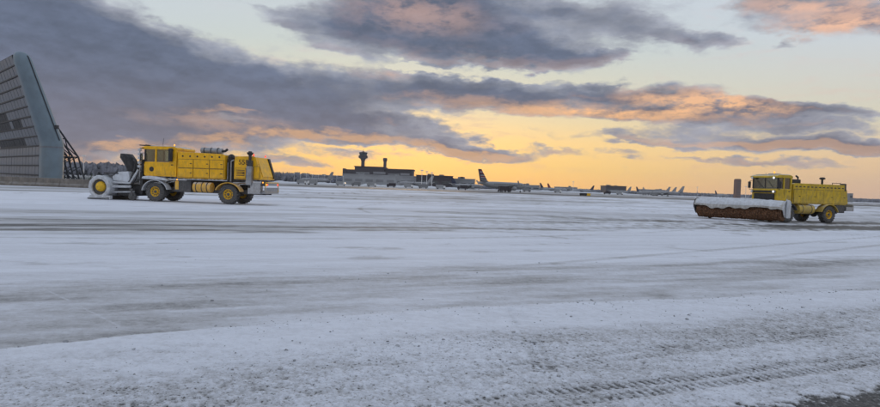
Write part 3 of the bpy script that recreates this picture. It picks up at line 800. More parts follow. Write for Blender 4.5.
def blower_truck():
    fa, ra = ground_at(157, 201.6), ground_at(230.5, 204.3)
    h = Vector((-20.0, 42.9, 0)) - Vector((-14.5, 42.25, 0)); h.normalize()
    near_axle = Vector((-20.05, 42.75, 0))
    left = Vector((-h.y, h.x, 0))
    loc = near_axle - left * 1.12
    root = empty('snow_blower_truck', loc, math.atan2(h.y, h.x), 'yellow snow blower truck with black discharge chute, driving left', 'snow truck')
    WB = 5.4; Y = M['yellow']
    chassis(root, 1.3, -7.8, WB)
    wm = wheel_meshes(.70, .50)
    add_wheels(root, (0, -WB), 1.10, wm, .70)
    fender(root, 0, .70, .84, 1.40, M['snowy'], 4, 168); fender(root, 0, .70, -1.40, -.84, M['snowy'], 4, 168)
    fender(root, -WB, .70, .84, 1.42, M['yellow'], 20, 165); fender(root, -WB, .70, -1.42, -.84, M['yellow'], 20, 165)
    lw, rf = cab(root, .92, -1.5, 1.22, 1.78, 2.80, 3.70, Y, pillar='black', rear=.55)
    MB().box(-1.3, .6, -1.1, 1.1, 3.905, 3.95).build('snow_cover', M['caked'], rf, .02)
    MB().box(.55, 1.3, -1.25, 1.25, 3.91, 3.97).build('visor', M['black'], rf, .01)
    # round door badge and step
    MB().cyl((.35, 1.221, 2.28), (.35, 1.236, 2.28), .17, n=20).build('badge', M['black'], root)
    MB().box(-.55, .1, 1.24, 1.36, 1.66, 1.72).box(-.5, .05, 1.24, 1.34, 1.30, 1.35).build('cab_step', M['alu'], root, .01)
    MB().prism([(-.95, 1.50), (-.7, 1.66), (-.1, 1.76), (.5, 1.80), (.95, 1.74), (1.0, 1.58)], .88, 1.38).build('snow_crust', M['caked'], root, .05)
    # grille and head of the bonnet
    MB().box(.93, 1.02, -.85, .85, 1.7, 2.5).build('grille', M['black'], root, .02)
    for y in (-.95, .95):
        hl = MB().cyl((.93, y, 2.55), (1.04, y, 2.55), .11, n=14).build('headlight', M['steel'], root)
        MB().cyl((1.041, y, 2.55), (1.05, y, 2.55), .09, n=14).build('lens', M['white'], hl)
    # snow-caked lamp mast on the near front corner
    lm = MB().tube([(1.18, 1.3, 1.75), (1.2, 1.32, 3.75)], .03, 6).build('lamp_mast', M['steel'], root)
    for z in (2.35, 2.62, 2.95, 3.22, 3.52):
        MB().box(1.12, 1.30, 1.22, 1.42, z, z + .17).build('work_lamp', M['snowy'], lm, .03)
    MB().tube([(.9, 1.24, 3.72), (1.2, 1.32, 3.74)], .025, 6).build('bracket', M['black'], lm); MB().tube([(.9, 1.24, 2.8), (1.2, 1.32, 2.78)], .025, 6).build('bracket', M['black'], lm)
    # roof rack, lamps
    rk = MB().tube([(.9, -1.1, 3.98), (.9, 1.1, 3.98)], .03, 6)
    rk.tube([(.9, 0.9, 3.86), (.9, .9, 3.98)], .02, 6).tube([(.9, -.9, 3.86), (.9, -.9, 3.98)], .02, 6).build('roof_bar', M['black'], root)
    beacon(root, -.6, .0, 3.95)
    MB().tube([(-.2, .8, 3.88), (-.25, .8, 4.5)], .012, 5).build('aerial', M['black'], root)
    # air cleaner stack behind the door
    MB().lathe([(.12, 2.85), (.14, 2.9), (.14, 3.55), (.17, 3.58), (.17, 3.7), (.1, 3.76)], 14, Matrix.Translation((-1.15, 1.38, 0))).build('air_cleaner', M['black'], root, smooth=True)
    MB().box(-1.05, -.98, 1.22, 1.4, 2.85, 3.45).build('grab_rail', M['black'], root, .01)
    # main engine house
    eh = MB().prism([(-1.56, 1.72), (-1.56, 3.5), (-1.75, 3.56), (-4.95, 3.48), (-5.05, 3.42), (-5.05, 1.72)], -1.2, 1.2).build('engine_house', Y, root, .02)
    xs = [-1.62, -2.75, -3.95, -5.0]
    for s in (1, -1):
        for i in range(3):
            door_panel(root, xs[i + 1], xs[i], 1.78, 2.42, 1.2 * s, Y); door_panel(root, xs[i + 1], xs[i], 2.44, 3.06, 1.2 * s, Y)
    for i in range(6):
        x = -1.95 - i * .54
        MB().cyl((x, 1.195, 3.26), (x, 1.215, 3.26), .065, n=12).build('vent_hole', M['black'], eh)
    # exhaust silencer on the roof
    sl = MB().cyl((-3.0, .55, 3.74), (-4.55, .55, 3.70), .20, n=18).cyl((-3.0, .55, 3.74), (-2.95, .55, 3.74), .14, n=18)
    so = sl.build('silencer', M['steel'], root, smooth=True)
    MB().tube([(-4.55, .55, 3.70), (-4.75, .55, 3.72), (-4.92, .55, 3.86)], .085, 10).build('tail_pipe', M['black'], so)
    for x in (-3.25, -3.75, -4.25): MB().cyl((x - .03, .55, 3.73), (x + .03, .55, 3.73), .215, n=18).box(x - .03, x + .03, .4, .7, 3.48, 3.6).build('strap', M['black'], so)
    # cooler and hoses in the gap over the rear axle
    gp = MB().box(-5.6, -5.12, -1.0, .95, 1.55, 3.15).build('cooler', M['black'], root, .03)
    MB().ball((-5.32, .75, 3.28), .24, 8).lathe([(.2, 2.3), (.2, 3.2)], 14, Matrix.Translation((-5.32, .75, 0))).build('intake_bonnet', M['black'], gp, smooth=True)
    MB().tube([(-5.45, 1.05, 1.6), (-5.45, 1.05, 3.0), (-5.62, 1.0, 3.1)], .05, 8).tube([(-5.2, 1.02, 1.7), (-5.2, 1.02, 2.9)], .035, 8).build('hose', M['steel'], gp)
    # rear blower engine, raked at the back
    rh = MB().prism([(-5.72, 1.78), (-5.72, 3.15), (-5.85, 3.36), (-7.12, 3.40), (-7.25, 3.34), (-7.72, 1.95), (-7.72, 1.78)], -1.15, 1.15).build('rear_engine_house', Y, root, .03)
    MB().prism([(-7.27, 3.30), (-7.36, 3.32), (-7.84, 1.9), (-7.75, 1.88)], -1.14, -.86).build('rear_edge_strip', M['black'], rh)
    MB().prism([(-7.30, 3.18), (-7.33, 3.19), (-7.75, 2.0), (-7.72, 1.99)], -.8, .95).build('rear_door', M['yellow'], rh)
    door_panel(root, -6.6, -5.8, 1.85, 2.55, 1.15, Y); door_panel(root, -7.6, -7.16, 1.85, 2.7, 1.15, Y, handle=False)
    gr = MB()
    for z in (2.02, 2.14, 2.26, 2.38): gr.box(-6.5, -5.9, 1.179, 1.19, z, z + .05)
    gr.build('louvre', M['black'], rh)
    # fleet number
    link('fleet_number', text_mesh('558', .50, M['digit'], .003), rh, (-6.02, 1.156, 2.80), (R(90), 0, R(180)))
    # exhaust stack
    st = MB().box(-7.14, -6.76, 1.18, 1.52, 1.4, 2.7).build('stack_shield', M['steel'], root, .03)
    MB().cyl((-6.95, 1.35, 1.2), (-6.95, 1.35, 3.5), .10, n=14).build('exhaust_pipe', M['black'], st, smooth=True)
    MB().box(-7.12, -6.78, 1.2, 1.5, 2.7, 3.1).build('heat_guard', M['dark'], st, .03)
    MB().lathe([(.1, 3.42), (.22, 3.56), (.22, 3.64), (.12, 3.66), (.12, 3.72)], 14, Matrix.Translation((-6.95, 1.35, 0))).build('rain_cap', M['black'], st, smooth=True)
    # tool box and rear platform
    tb = MB().box(-7.75, -6.85, .95, 1.38, .80, 1.55).build('tool_box', M['alu'], root, .015)
    MB().box(-7.73, -7.33, 1.381, 1.395, .84, 1.51).box(-7.29, -6.87, 1.381, 1.395, .84, 1.51).build('lid', M['alu'], tb, .008)
    MB().cyl((-6.9, 1.1, .8), (-6.9, 1.1, .52), .07, n=10).build('drain_cock', M['black'], tb)
    bp = MB().box(-8.05, -7.76, -1.2, 1.2, .82, 1.0).box(-8.05, -7.96, -1.2, 1.2, 1.0, 1.25).build('rear_bumper', M['steel'], root, .02)
    MB().box(-8.0, -7.74, .7, 1.22, 1.35, 1.75).build('lamp_box', M['dark'], root, .02)
    MB().tube([(-8.02, 1.15, .95), (-8.02, 1.15, 1.6), (-8.02, -1.15, 1.6), (-8.02, -1.15, .95)], .035, 8).build('rail', M['yellow_clean'], bp)
    for y, z, mt in ((1.05, 1.45, 'amber'), (.85, 1.45, 'red'), (-1.0, 1.45, 'red')):
        MB().cyl((-8.0, y, z), (-8.07, y, z), .06, n=12).build('tail_lamp', M[mt], bp)
    MB().cyl((-7.87, 1.222, 1.6), (-7.87, 1.25, 1.6), .05, n=12).build('side_marker', M['amber'], bp)
    beacon(root, -7.05, 1.0, 3.38, 'red', .06); beacon(root, -7.05, -1.0, 3.38, 'red', .06)
    MB().cyl((-1.58, 1.2, 1.6), (-1.58, 1.25, 1.6), .05, n=10).build('side_marker', M['amber'], root)
    # tanks slung between the axles
    tk = MB().cyl((-2.75, .95, 1.12), (-4.05, .95, 1.12), .36, n=22).build('fuel_tank', Y, root, .03, True)
    for x in (-3.0, -3.42, -3.8): MB().cyl((x - .03, .95, 1.12), (x + .03, .95, 1.12), .375, n=22).build('strap', M['dark'], tk)
    MB().box(-2.6, -1.35, .55, 1.2, .75, 1.55).build('battery_box', M['dark'], root, .03)
    MB().box(-1.7, -1.45, 1.2, 1.24, .9, 1.5).build('step_plate', Y, root, .01)
    MB().box(-4.6, -1.3, -1.1, -.5, .7, 1.6).build('hydraulic_tank', M['dark'], root, .04)
    # ---- blower head
    bh = MB()
    prof = []
    for a in np.linspace(-60, 255, 22): prof.append((4.1 + .98 * math.cos(R(a + 90)) * 1.0, .98 + .90 * math.sin(R(a + 90))))
    # drum housing: hollow C open to the front
    outer = [(4.05 + .85 * math.cos(R(a)), .88 + .80 * math.sin(R(a))) for a in np.linspace(75, 285, 15)]
    inner = [(4.05 + .77 * math.cos(R(a)), .88 + .72 * math.sin(R(a))) for a in np.linspace(285, 75, 15)]
    head = MB().prism(outer + inner, -1.45, 1.45).build('blower_head', M['snowy'], root, smooth=True)
    for s in (1, -1):
        ring = MB().lathe([(.58, -.10), (.77, -.14), (.84, -.06), (.85, .05), (.79, .14), (.61, .12), (.56, 0)], 13, Matrix.Translation((4.05, s * 1.52, .88)) @ Matrix.Rotation(R(90), 4, 'X'), close=True)
        ro = ring.build('end_ring', M['snowy'], head, .02, True)
        MB().prism([(3.15, .02), (3.15, .30), (4.7, .30), (4.9, .02)], s * 1.52 - .14, s * 1.52 + .14).build('skid_shoe', M['snowy'], head, .03)
        MB().lathe([(.37, -.02), (.34, .12), (.24, .26), (.15, .34), (1e-4, .35)], 24, Matrix.Translation((4.0, s * 1.44, .92)) @ Matrix.Rotation(R(-90 if s > 0 else 90), 4, 'X')).build('drive_cone', M['yellow_clean'], head, smooth=True)
        MB().lathe([(.66, -.03), (.66, .0), (1e-4, .0)], 28, Matrix.Translation((4.05, s * 1.43, .88)) @ Matrix.Rotation(R(-90 if s > 0 else 90), 4, 'X')).build('end_plate', M['dark'], head)
    MB().prism([(3.2, .03), (4.85, .02), (4.9, .10), (3.2, .18)], -1.66, 1.66).build('cutting_edge', M['black'], head, .01)
    heap, hf_ = [], []
    for i in range(15):
        for j in range(23):
            a = R(62) + R(118) * i / 14; y = -1.3 + 2.6 * j / 22
            th = (.07 + .10 * mnoise.noise(Vector((a * 2.2, y * 2.1, 4))) + .05 * mnoise.noise(Vector((a * 6, y * 6, 9)))) * min(1, 4 * min(i, 14 - i) / 14, 4 * min(j, 22 - j) / 22)
            heap.append((4.05 + (.84 + th) * math.cos(a), y, .88 + (.79 + th) * math.sin(a)))
    hf_ = [(i * 23 + j, i * 23 + j + 1, (i + 1) * 23 + j + 1, (i + 1) * 23 + j) for i in range(14) for j in range(22)]
    MB().add(heap, hf_).build('snow_heap', M['caked'], head, smooth=True)
    aug = MB().cyl((4.05, -1.4, .95), (4.05, 1.4, .95), .16, n=14)
    for k in range(44):                                                         # ribbon flights, two hands
        y = -1.36 + k * .062; a = k * .55 * (1 if y < 0 else -1)
        aug.box(-.14, .14, -.02, .02, .18, .66, Matrix.Translation((4.05, y, .88)) @ Matrix.Rotation(a, 4, 'Y') @ Matrix.Rotation(.3, 4, 'X'))
    aug.build('auger', M['yellow_clean'], head)
    # impeller casing behind the drum, snow heaped on it
    MB().lathe([(.72, 0), (.78, .05), (.78, .62), (.70, .7)], 26, Matrix.Translation((3.15, 0, 1.08)) @ Matrix.Rotation(R(-90), 4, 'Y')).build('impeller_casing', M['steel'], head, smooth=True)
    MB().prism([(3.3, 1.35), (3.4, 1.65), (2.95, 2.0), (2.15, 2.06), (2.05, 1.5), (2.2, 1.25)], -.2, 1.15).build('casing_cover', M['caked'], head, .08)
    MB().box(2.9, 4.0, -.1, 1.2, 1.84, 1.93).build('deck_plate', M['dark'], head, .02)
    # discharge chute: swivel ring, curved barrel leaning forward
    ch = MB().cyl((2.35, .35, 2.0), (2.35, .35, 2.2), .40, n=20).build('chute_ring', M['black'], head)
    cs = []
    for k, t in enumerate(np.linspace(0, 1, 8)):
        x = 2.25 + .62 * t ** 1.3; z = 2.12 + 1.15 * t - .10 * t * t; w = .42 - .02 * t; dd = .40 + .02 * t
        tilt = .15 + .45 * t
        cs.append([(x + dd * cx_ * math.cos(tilt), .35 + w * cy_, z + dd * cx_ * math.sin(tilt) * -.6) for cx_, cy_ in ((1, .55), (.55, 1), (-.55, 1), (-1, .55), (-1, -.55), (-.55, -1), (.55, -1), (1, -.55))])
    top = [(2.98 + dx, .35 + dy, 3.33) for dx, dy in ((.22, .2), (.1, .3), (-.14, .3), (-.24, .2), (-.24, -.2), (-.14, -.3), (.1, -.3), (.22, -.2))]
    cs.append(top)
    fs = [(i * 8 + j, i * 8 + (j + 1) % 8, (i + 1) * 8 + (j + 1) % 8, (i + 1) * 8 + j) for i in range(8) for j in range(8)] + [tuple(range(64, 72)), tuple(range(8))]
    MB().add([p for c in cs for p in c], fs).build('discharge_chute', M['black'], head, smooth=True)
    MB().tube([(2.0, .75, 2.1), (1.95, .6, 2.9), (2.35, .5, 3.1)], .06, 8).build('chute_ram', M['dark'], head)
    # lift arms and linkage
    for s in (1, -1):
        ar = MB()
        ar.tube([(3.2, s * 1.25, .95), (1.9, s * 1.2, .98)], .09, 8).tube([(3.2, s * 1.25, 1.25), (2.0, s * 1.2, 1.22)], .07, 8)
        ar.tube([(2.0, s * 1.2, 1.2), (1.55, s * 1.1, 2.0), (1.45, s * 1.1, 2.2)], .075, 8).tube([(3.3, s * 1.1, .55), (1.7, s * 1.1, .62)], .06, 8)
        ar.build('lift_arm', M['snowy'], head)
    hf = MB().box(1.15, 1.36, -1.0, 1.0, .45, 2.05).box(1.2, 1.38, .55, .85, 2.0, 2.95).box(1.2, 1.38, -.85, -.55, 2.0, 2.75).box(1.36, 2.1, .3, .9, .45, 1.0).box(1.36, 2.0, -.9, -.3, .45, 1.0)
    hf.build('hitch_frame', M['black'], root, .02)
    MB().box(2.0, 3.0, -1.0, 1.05, .3, 1.15).build('gearbox', M['black'], head, .08)
    MB().tube([(1.4, .95, 2.9), (1.75, 1.05, 2.2), (2.05, 1.05, 1.5), (2.3, 1.0, 1.2)], .04, 8).tube([(1.4, .8, 2.7), (1.7, .9, 1.6), (2.1, .9, .9)], .035, 8).build('hydraulic_hose', M['black'], head)
    for s in (1, -1):
        cw = MB().lathe([(.1, -.09), (.26, -.10), (.29, -.06), (.29, .06), (.26, .10), (.1, .09)], 20, Matrix.Translation((1.75, s * 1.2, .29)) @ Matrix.Rotation(R(90), 4, 'X')).build('caster_wheel', M['rubber'], head, smooth=True)
        MB().box(1.68, 1.82, s * 1.2 - .16, s * 1.2 - .12, .29, .75).box(1.68, 1.82, s * 1.2 + .12, s * 1.2 + .16, .29, .75).box(1.66, 1.9, s * 1.2 - .16, s * 1.2 + .16, .75, .85).build('caster_fork', M['dark'], cw)
    return root
blower_truck()

def broom_truck():
    h = Vector((-.94, -.342, 0)).normalized(); left = Vector((-h.y, h.x, 0))
    loc = Vector((25.58, 46.46, 0))
    root = empty('broom_truck', loc, math.atan2(h.y, h.x), 'weathered yellow runway sweeper truck with wide snow-capped front broom', 'snow truck')
    WB = 4.3; Y = M['yellow_dark']
    chassis(root, 1.2, -6.2, WB)
    add_wheels(root, (0, -WB), 1.08, wheel_meshes(.66, .48), .66)
    for s in (1, -1):
        y0, y1 = (.82, 1.38) if s > 0 else (-1.38, -.82)
        fender(root, 0, .66, y0, y1, M['dark'], 10, 160); fender(root, -WB, .66, y0, y1, Y, 15, 165)
    lw, rf = cab(root, .95, -.45, 1.16, 1.5, 2.5, 3.34, Y)
    MB().box(-.4, .8, -1.0, 1.0, 3.545, 3.59).build('snow_cover', M['caked'], rf, .015)
    MB().box(.96, 1.03, -.9, .9, 1.62, 2.12).build('grille', M['black'], root, .02)
    MB().box(.98, 1.06, -1.0, 1.0, 2.2, 2.34).build('nose_band', M['black'], root, .015)
    MB().tube([(.97, -.2, 2.55), (.97, -.75, 3.1)], .015, 5).tube([(.97, .75, 2.55), (.97, .25, 3.1)], .015, 5).build('wiper', M['black'], root)
    for y, z in ((.98, 3.30), (-.98, 3.30), (.98, 2.27), (-.98, 2.27)):
        hl = MB().cyl((1.07, y, z), (1.2, y, z), .10, n=14).build('headlight', M['steel'], root)
        MB().cyl((1.201, y, z), (1.21, y, z), .085, n=14).build('lens', M['white_lamp'] if y > 0 else M['white'], hl)
    MB().box(-.2, .3, -.35, .35, 3.6, 3.66).build('light_bar', M['steel'], root, .02)
    MB().tube([(.2, -.6, 3.58), (.22, -.6, 3.72)], .012, 5).build('aerial', M['black'], root)
    beacon(root, .05, 0, 3.66)
    MB().box(-.35, .2, 1.2, 1.34, 1.25, 1.31).box(-.3, .15, 1.2, 1.32, .9, .95).build('cab_step', M['alu'], root, .01)
    # body with ribbed doors
    eb = MB().prism([(-.56, 1.42), (-.56, 2.90), (-.7, 2.97), (-6.0, 2.99), (-6.12, 2.9), (-6.18, 1.42)], -1.2, 1.2).build('engine_house', Y, root, .02)
    xs = [-.6, -1.35, -2.15, -2.95, -3.75, -4.75, -5.5, -6.1]
    for s in (1, -1):
        for i in range(7): door_panel(root, xs[i + 1], xs[i], 1.48, 2.52, 1.2 * s, Y, handle=i % 2 == 0)
    for i in range(13):
        x = -.75 - i * .41
        MB().box(x - .2, x, 1.2, 1.212, 2.68, 2.76).build('vent_slot', M['dark'], eb)
    for x in xs[1:-1]:
        MB().box(x - .035, x + .035, 1.2, 1.25, 1.44, 2.56).build('rib', Y, eb, .01)
    # plant on the roof
    ac = MB().box(-1.9, -.95, -.1, .7, 2.98, 3.28).build('intake_box', M['black'], root, .05)
    MB().cyl((-2.05, .3, 2.95), (-2.05, .3, 3.5), .06, n=10).cyl((-2.05, .3, 3.45), (-1.85, .3, 3.56), .07, n=10).build('exhaust_pipe', M['black'], ac)
    st = MB().lathe([(.08, 2.95), (.08, 3.35), (.21, 3.40), (.21, 3.48), (.14, 3.54)], 14, Matrix.Translation((-4.4, .5, 0))).build('rain_cap', M['black'], root, smooth=True)
    MB().tube([(-5.0, .9, 2.98), (-5.0, .9, 3.12), (-5.9, .9, 3.12), (-5.9, .9, 2.98)], .025, 6).build('roof_rail', M['dark'], root)
    # rounded hopper end and silver rear platform
    MB().cyl((-6.05, 1.0, 1.5), (-6.05, 1.0, 3.1), .22, n=16).build('corner_column', M['dark'], root, .03, True)
    MB().prism([(-6.2, 1.5), (-6.2, 2.85), (-6.45, 2.6), (-6.62, 1.5)], -1.05, 1.05).build('tail_hood', Y, root, .03)
    bp = MB().box(-7.1, -6.25, -1.2, 1.2, .95, 1.28).box(-7.1, -7.0, -1.2, 1.2, 1.28, 1.5).build('rear_platform', M['alu'], root, .02)
    for y in (1.0, -1.0): MB().cyl((-7.1, y, 1.35), (-7.15, y, 1.35), .07, n=12).build('tail_lamp', M['red'], bp)
    tk = MB().cyl((-1.25, .92, 1.02), (-2.85, .92, 1.02), .36, n=22).build('fuel_tank', Y, root, .04, True)
    for x in (-1.6, -2.5): MB().cyl((x - .03, .92, 1.02), (x + .03, .92, 1.02), .373, n=22).build('strap', M['dark'], tk)
    MB().box(-3.4, -.8, -1.1, -.4, .65, 1.42).build('hydraulic_tank', M['dark'], root, .04)
    MB().box(-6.0, -5.1, .7, 1.25, .8, 1.4).build('tool_box', M['dark'], root, .03)
    # ---- broom, swung on its turntable: built on its own axis (local x across the truck's front)
    bc = Vector((22.84, 46.1, 0)); ax = Vector((.7071, -.7071, 0))
    Tb = Matrix.Rotation(-root.rotation_euler.z, 4, 'Z') @ Matrix.Translation(bc - loc) @ Matrix.Rotation(math.atan2(ax.y, ax.x), 4, 'Z')
    # in broom space +x runs to the near end, -y faces the way it sweeps
    L = 3.1
    def bb(mb, name, mat, parent, bevel=0.0, smooth=False):
        mb.v = [tuple(Tb @ Vector(p)) for p in mb.v]
        return mb.build(name, mat, parent, bevel, smooth)
    fr = bb(MB().box(-L, L, .28, .50, 1.0, 1.22).box(-.35, .35, .3, 1.7, .75, 1.05).box(-1.0, 1.0, .5, .7, .7, 1.1), 'broom_frame', M['dark'], root, .02)
    rng = random.Random(9)
    br = MB(); n = 72
    for k in range(n):                                                          # wafers of steel bristle on one core
        x0 = -L + .06 + (2 * L - .12) * k / n; x1 = x0 + (2 * L - .12) / n * .72; m = 40
        vs = []
        for x in (x0, x1):
            for i in range(m):
                a = 2 * math.pi * i / m; r = .60 + rng.uniform(-.06, .04)
                vs.append((x + rng.uniform(-.012, .012), r * math.cos(a), .72 + r * math.sin(a)))
        vs += [(x0, 0, .72), (x1, 0, .72)]
        fs = [(i, (i + 1) % m, (i + 1) % m + m, i + m) for i in range(m)] + [(i, (i + 1) % m, 2 * m) for i in range(m)] + [(i + m, (i + 1) % m + m, 2 * m + 1) for i in range(m)]
        br.add(vs, fs)
    br.cyl((-L, 0, .72), (L, 0, .72), .3, n=16)
    bb(br, 'bristle_roller', M['bristle'], fr)
    # hood over the roller, its front flap hanging in waves
    outer = []
    ns, na = 64, 12
    vs, fs = [], []
    for i in range(ns + 1):
        u = i / ns; x = -L - .06 + (2 * L + .12) * u
        wav = .05 * math.sin(u * 19) + .04 * math.sin(u * 47 + 1) + .07 * math.sin(u * 7.3 + 2.2)
        for j in range(na + 1):
            a = R(14) + (R(196) - R(14)) * j / na                               # rear edge -> over -> front edge
            y = .80 * math.cos(a); z = .90 + .70 * math.sin(a)
            if j == na: z = .98 + wav * 1.3; y = -.78
            elif j == na - 1: z = 1.16 + wav * .4; y = -.81
            vs.append((x, y, z + .015 * math.sin(u * 31 + j)))
    q = na + 1
    fs = [(i * q + j, i * q + j + 1, (i + 1) * q + j + 1, (i + 1) * q + j) for i in range(ns) for j in range(na)]
    hood = bb(MB().add(vs, fs), 'hood', M['dirty_white'], fr, smooth=True)
    # snow lying on the hood
    vs = []
    for i in range(ns + 1):
        u = i / ns; x = -L + .02 + (2 * L - .04) * u
        for j in range(na + 1):
            a = R(30) + (R(158) - R(30)) * j / na
            th = .055 + .05 * mnoise.noise(Vector((x * 1.3, a * 2, 3))) + .03 * mnoise.noise(Vector((x * 4, a * 5, 7)))
            th *= min(1, 3 * min(j, na - j) / na, 6 * min(u, 1 - u) + .05)
            vs.append((x, (.80 + th) * math.cos(a), .90 + (.70 + th) * math.sin(a)))
    bb(MB().add(vs, fs), 'hood_snow', M['caked'], fr, smooth=True)
    for s in (1, -1):
        bb(MB().prism([(.85, .45), (.80, 1.1), (.55, 1.50), (0, 1.63), (-.55, 1.50), (-.80, 1.15), (-.80, .95), (-.3, .4)], s * (L + .08) - .03, s * (L + .08) + .03, 'x'), 'hood_end', M['snowy'] if s > 0 else M['dark'], fr, .01)
        bb(MB().cyl((s * (L + .1), 0, .72), (s * (L + .26), 0, .72), .2, n=14), 'broom_motor', M['snowy'] if s > 0 else M['dark'], fr)
        # caster wheels behind the hood ends
        cw = bb(MB().lathe([(.1, -.1), (.25, -.11), (.28, -.07), (.28, .07), (.25, .11), (.1, .1)], 20, Matrix.Translation((s * 2.2 - .3, .82, .28)) @ Matrix.Rotation(R(90), 4, 'Y')), 'caster_wheel', M['rubber'], fr, smooth=True)
        bb(MB().box(s * 2.2 - .48, s * 2.2 - .44, .75, .89, .28, .85).box(s * 2.2 - .16, s * 2.2 - .12, .75, .89, .28, .85).box(s * 2.2 - .48, s * 2.2 - .12, .5, .91, .85, .95), 'caster_fork', M['dark'], cw)
    # snow-caked marker staff on each end, hoses
    bb(MB().tube([(-L - .05, -.3, 1.3), (-L - .05, -.3, 2.15)], .02, 6), 'marker_staff', M['steel'], fr)
    bb(MB().tube([(L + .05, .1, 1.3), (L + .08, .1, 1.75)], .03, 6), 'marker_staff', M['snowy'], fr)
    bb(MB().prism([(.25, .35), (.3, 1.55), (-.15, 1.7), (-.35, 1.1), (-.3, .35)], L + .14, L + .34, 'x'), 'snow_crust', M['caked'], fr, .08)
    MB().tube([(1.2, .3, 1.0), (1.8, .2, 1.3), (2.3, .1, 1.1)], .05, 8).tube([(1.2, -.3, 1.0), (1.9, -.2, 1.35), (2.4, -.2, 1.1)], .05, 8).build('hydraulic_hose', M['black'], root)
    MB().box(.95, 1.35, -.8, .8, .6, 1.15).box(1.3, 2.0, -.25, .25, .7, 1.0).build('hitch_frame', M['dark'], root, .03)
    return root
broom_truck()

# ------------------------------------------------------------------ far side of the airfield
def build_tower():
    D = 1450.0; x = far_x(362.3, D)
    root = empty('control_tower', (x, D, 0), 0, 'tall airport control tower with flared glass cab above the dark terminal', 'control tower')
    top = far_z(362.3, 150, D)                                                   # about 85 m
    k = top / 85.0
    MB().lathe([(5.6 * k, 0), (4.6 * k, 20 * k), (4.4 * k, 58 * k), (6.4 * k, 63 * k)], 16).build('shaft', M['far_dark'], root, smooth=True)
    MB().lathe([(6.4 * k, 63 * k), (11.2 * k, 66 * k), (11.2 * k, 70.5 * k), (9.4 * k, 72 * k)], 12).build('equipment_floor', M['far_dark'], root)
    c = MB().lathe([(8.2 * k, 72 * k), (9.8 * k, 77.5 * k)], 12).build('cab_glass', M['far_glass'], root)
    MB().lathe([(10.6 * k, 77.5 * k), (10.2 * k, 79 * k), (6 * k, 80 * k), (1e-3, 80.3 * k)], 12).build('cab_roof', M['far_dark'], root)
    MB().lathe([(2.6 * k, 80 * k), (2.6 * k, 81.5 * k), (1e-3, 82.5 * k)], 10).cyl((0, 0, 82 * k), (0, 0, 87 * k), .35 * k, n=6).build('antenna', M['far_dark'], root)
    for i in range(12):
        a = 2 * math.pi * i / 12
        MB().cyl((8.25 * k * math.cos(a), 8.25 * k * math.sin(a), 72 * k), (9.85 * k * math.cos(a), 9.85 * k * math.sin(a), 77.6 * k), .25 * k, n=5).build('mullion', M['far_dark'], c)
    # the older, shorter tower
    D2 = 1500.0; x2 = far_x(384.3, D2); top = far_z(384.3, 157.8, D2); k = top / 65.0
    r2 = empty('ramp_tower', (x2, D2, 0), 0, 'short slim tower with flat wider head, right of the control tower', 'control tower')
    MB().lathe([(4.0 * k, 0), (3.6 * k, 56 * k)], 12).build('shaft', M['far_dark'], r2, smooth=True)
    MB().lathe([(3.6 * k, 56 * k), (5.0 * k, 58 * k), (5.2 * k, 63 * k), (4.2 * k, 64.5 * k), (1e-3, 65 * k)], 12).build('tower_head', M['far_dark'], r2)
    MB().lathe([(5.02 * k, 59.5 * k), (5.25 * k, 62 * k)], 12).build('cab_glass', M['far_glass'], r2)
build_tower()

def block(root, name, p0, p1, ytop, D, depth, mat, z0=0.0, ybot=None, x_ref=0.0):
    pm = (p0 + p1) / 2
    zt = far_z(pm, ytop, D)
    if ybot is not None: z0 = far_z(pm, ybot, D)
    return MB().box(far_x(p0, D) - x_ref, far_x(p1, D) - x_ref, -depth / 2, depth / 2, z0, zt).build(name, mat, root)

def build_terminal():
    D = 1330.0; x0 = far_x(378, D)
    root = empty('terminal_hotel', (x0, D, 0), 0, 'dark flat-roofed terminal block under the two control towers', 'terminal building')
    b = lambda nm, p0, p1, yt, dep=60, mat=None, yb=None: block(root, nm, p0, p1, yt, D, dep, mat or M['far_dark'], 0, yb, x0)
    b('wing', 356.5, 385.2, 167.6, 70); b('wing', 385.4, 413.2, 170.6, 60)
    w = b('wing', 346.5, 356.3, 169.6, 50); b('stair_tower', 343.0, 345.2, 168.4, 20)
    b('roof_slab', 355.8, 386, 166.9, 76, None, 167.5); b('roof_slab', 384.6, 414, 169.4, 66, None, 170.5)
    for p0, p1, y0, y1 in ((358, 371, 172.5, 174.0), (374.8, 386.6, 172.2, 174.4), (401, 410, 173.6, 175.6), (389, 399, 174.0, 175.3)):
        o = block(root, 'window_band', p0, p1, y0, D, 1, M['far_mid'], 0, y1, x0); o.location.y = -36
build_terminal()

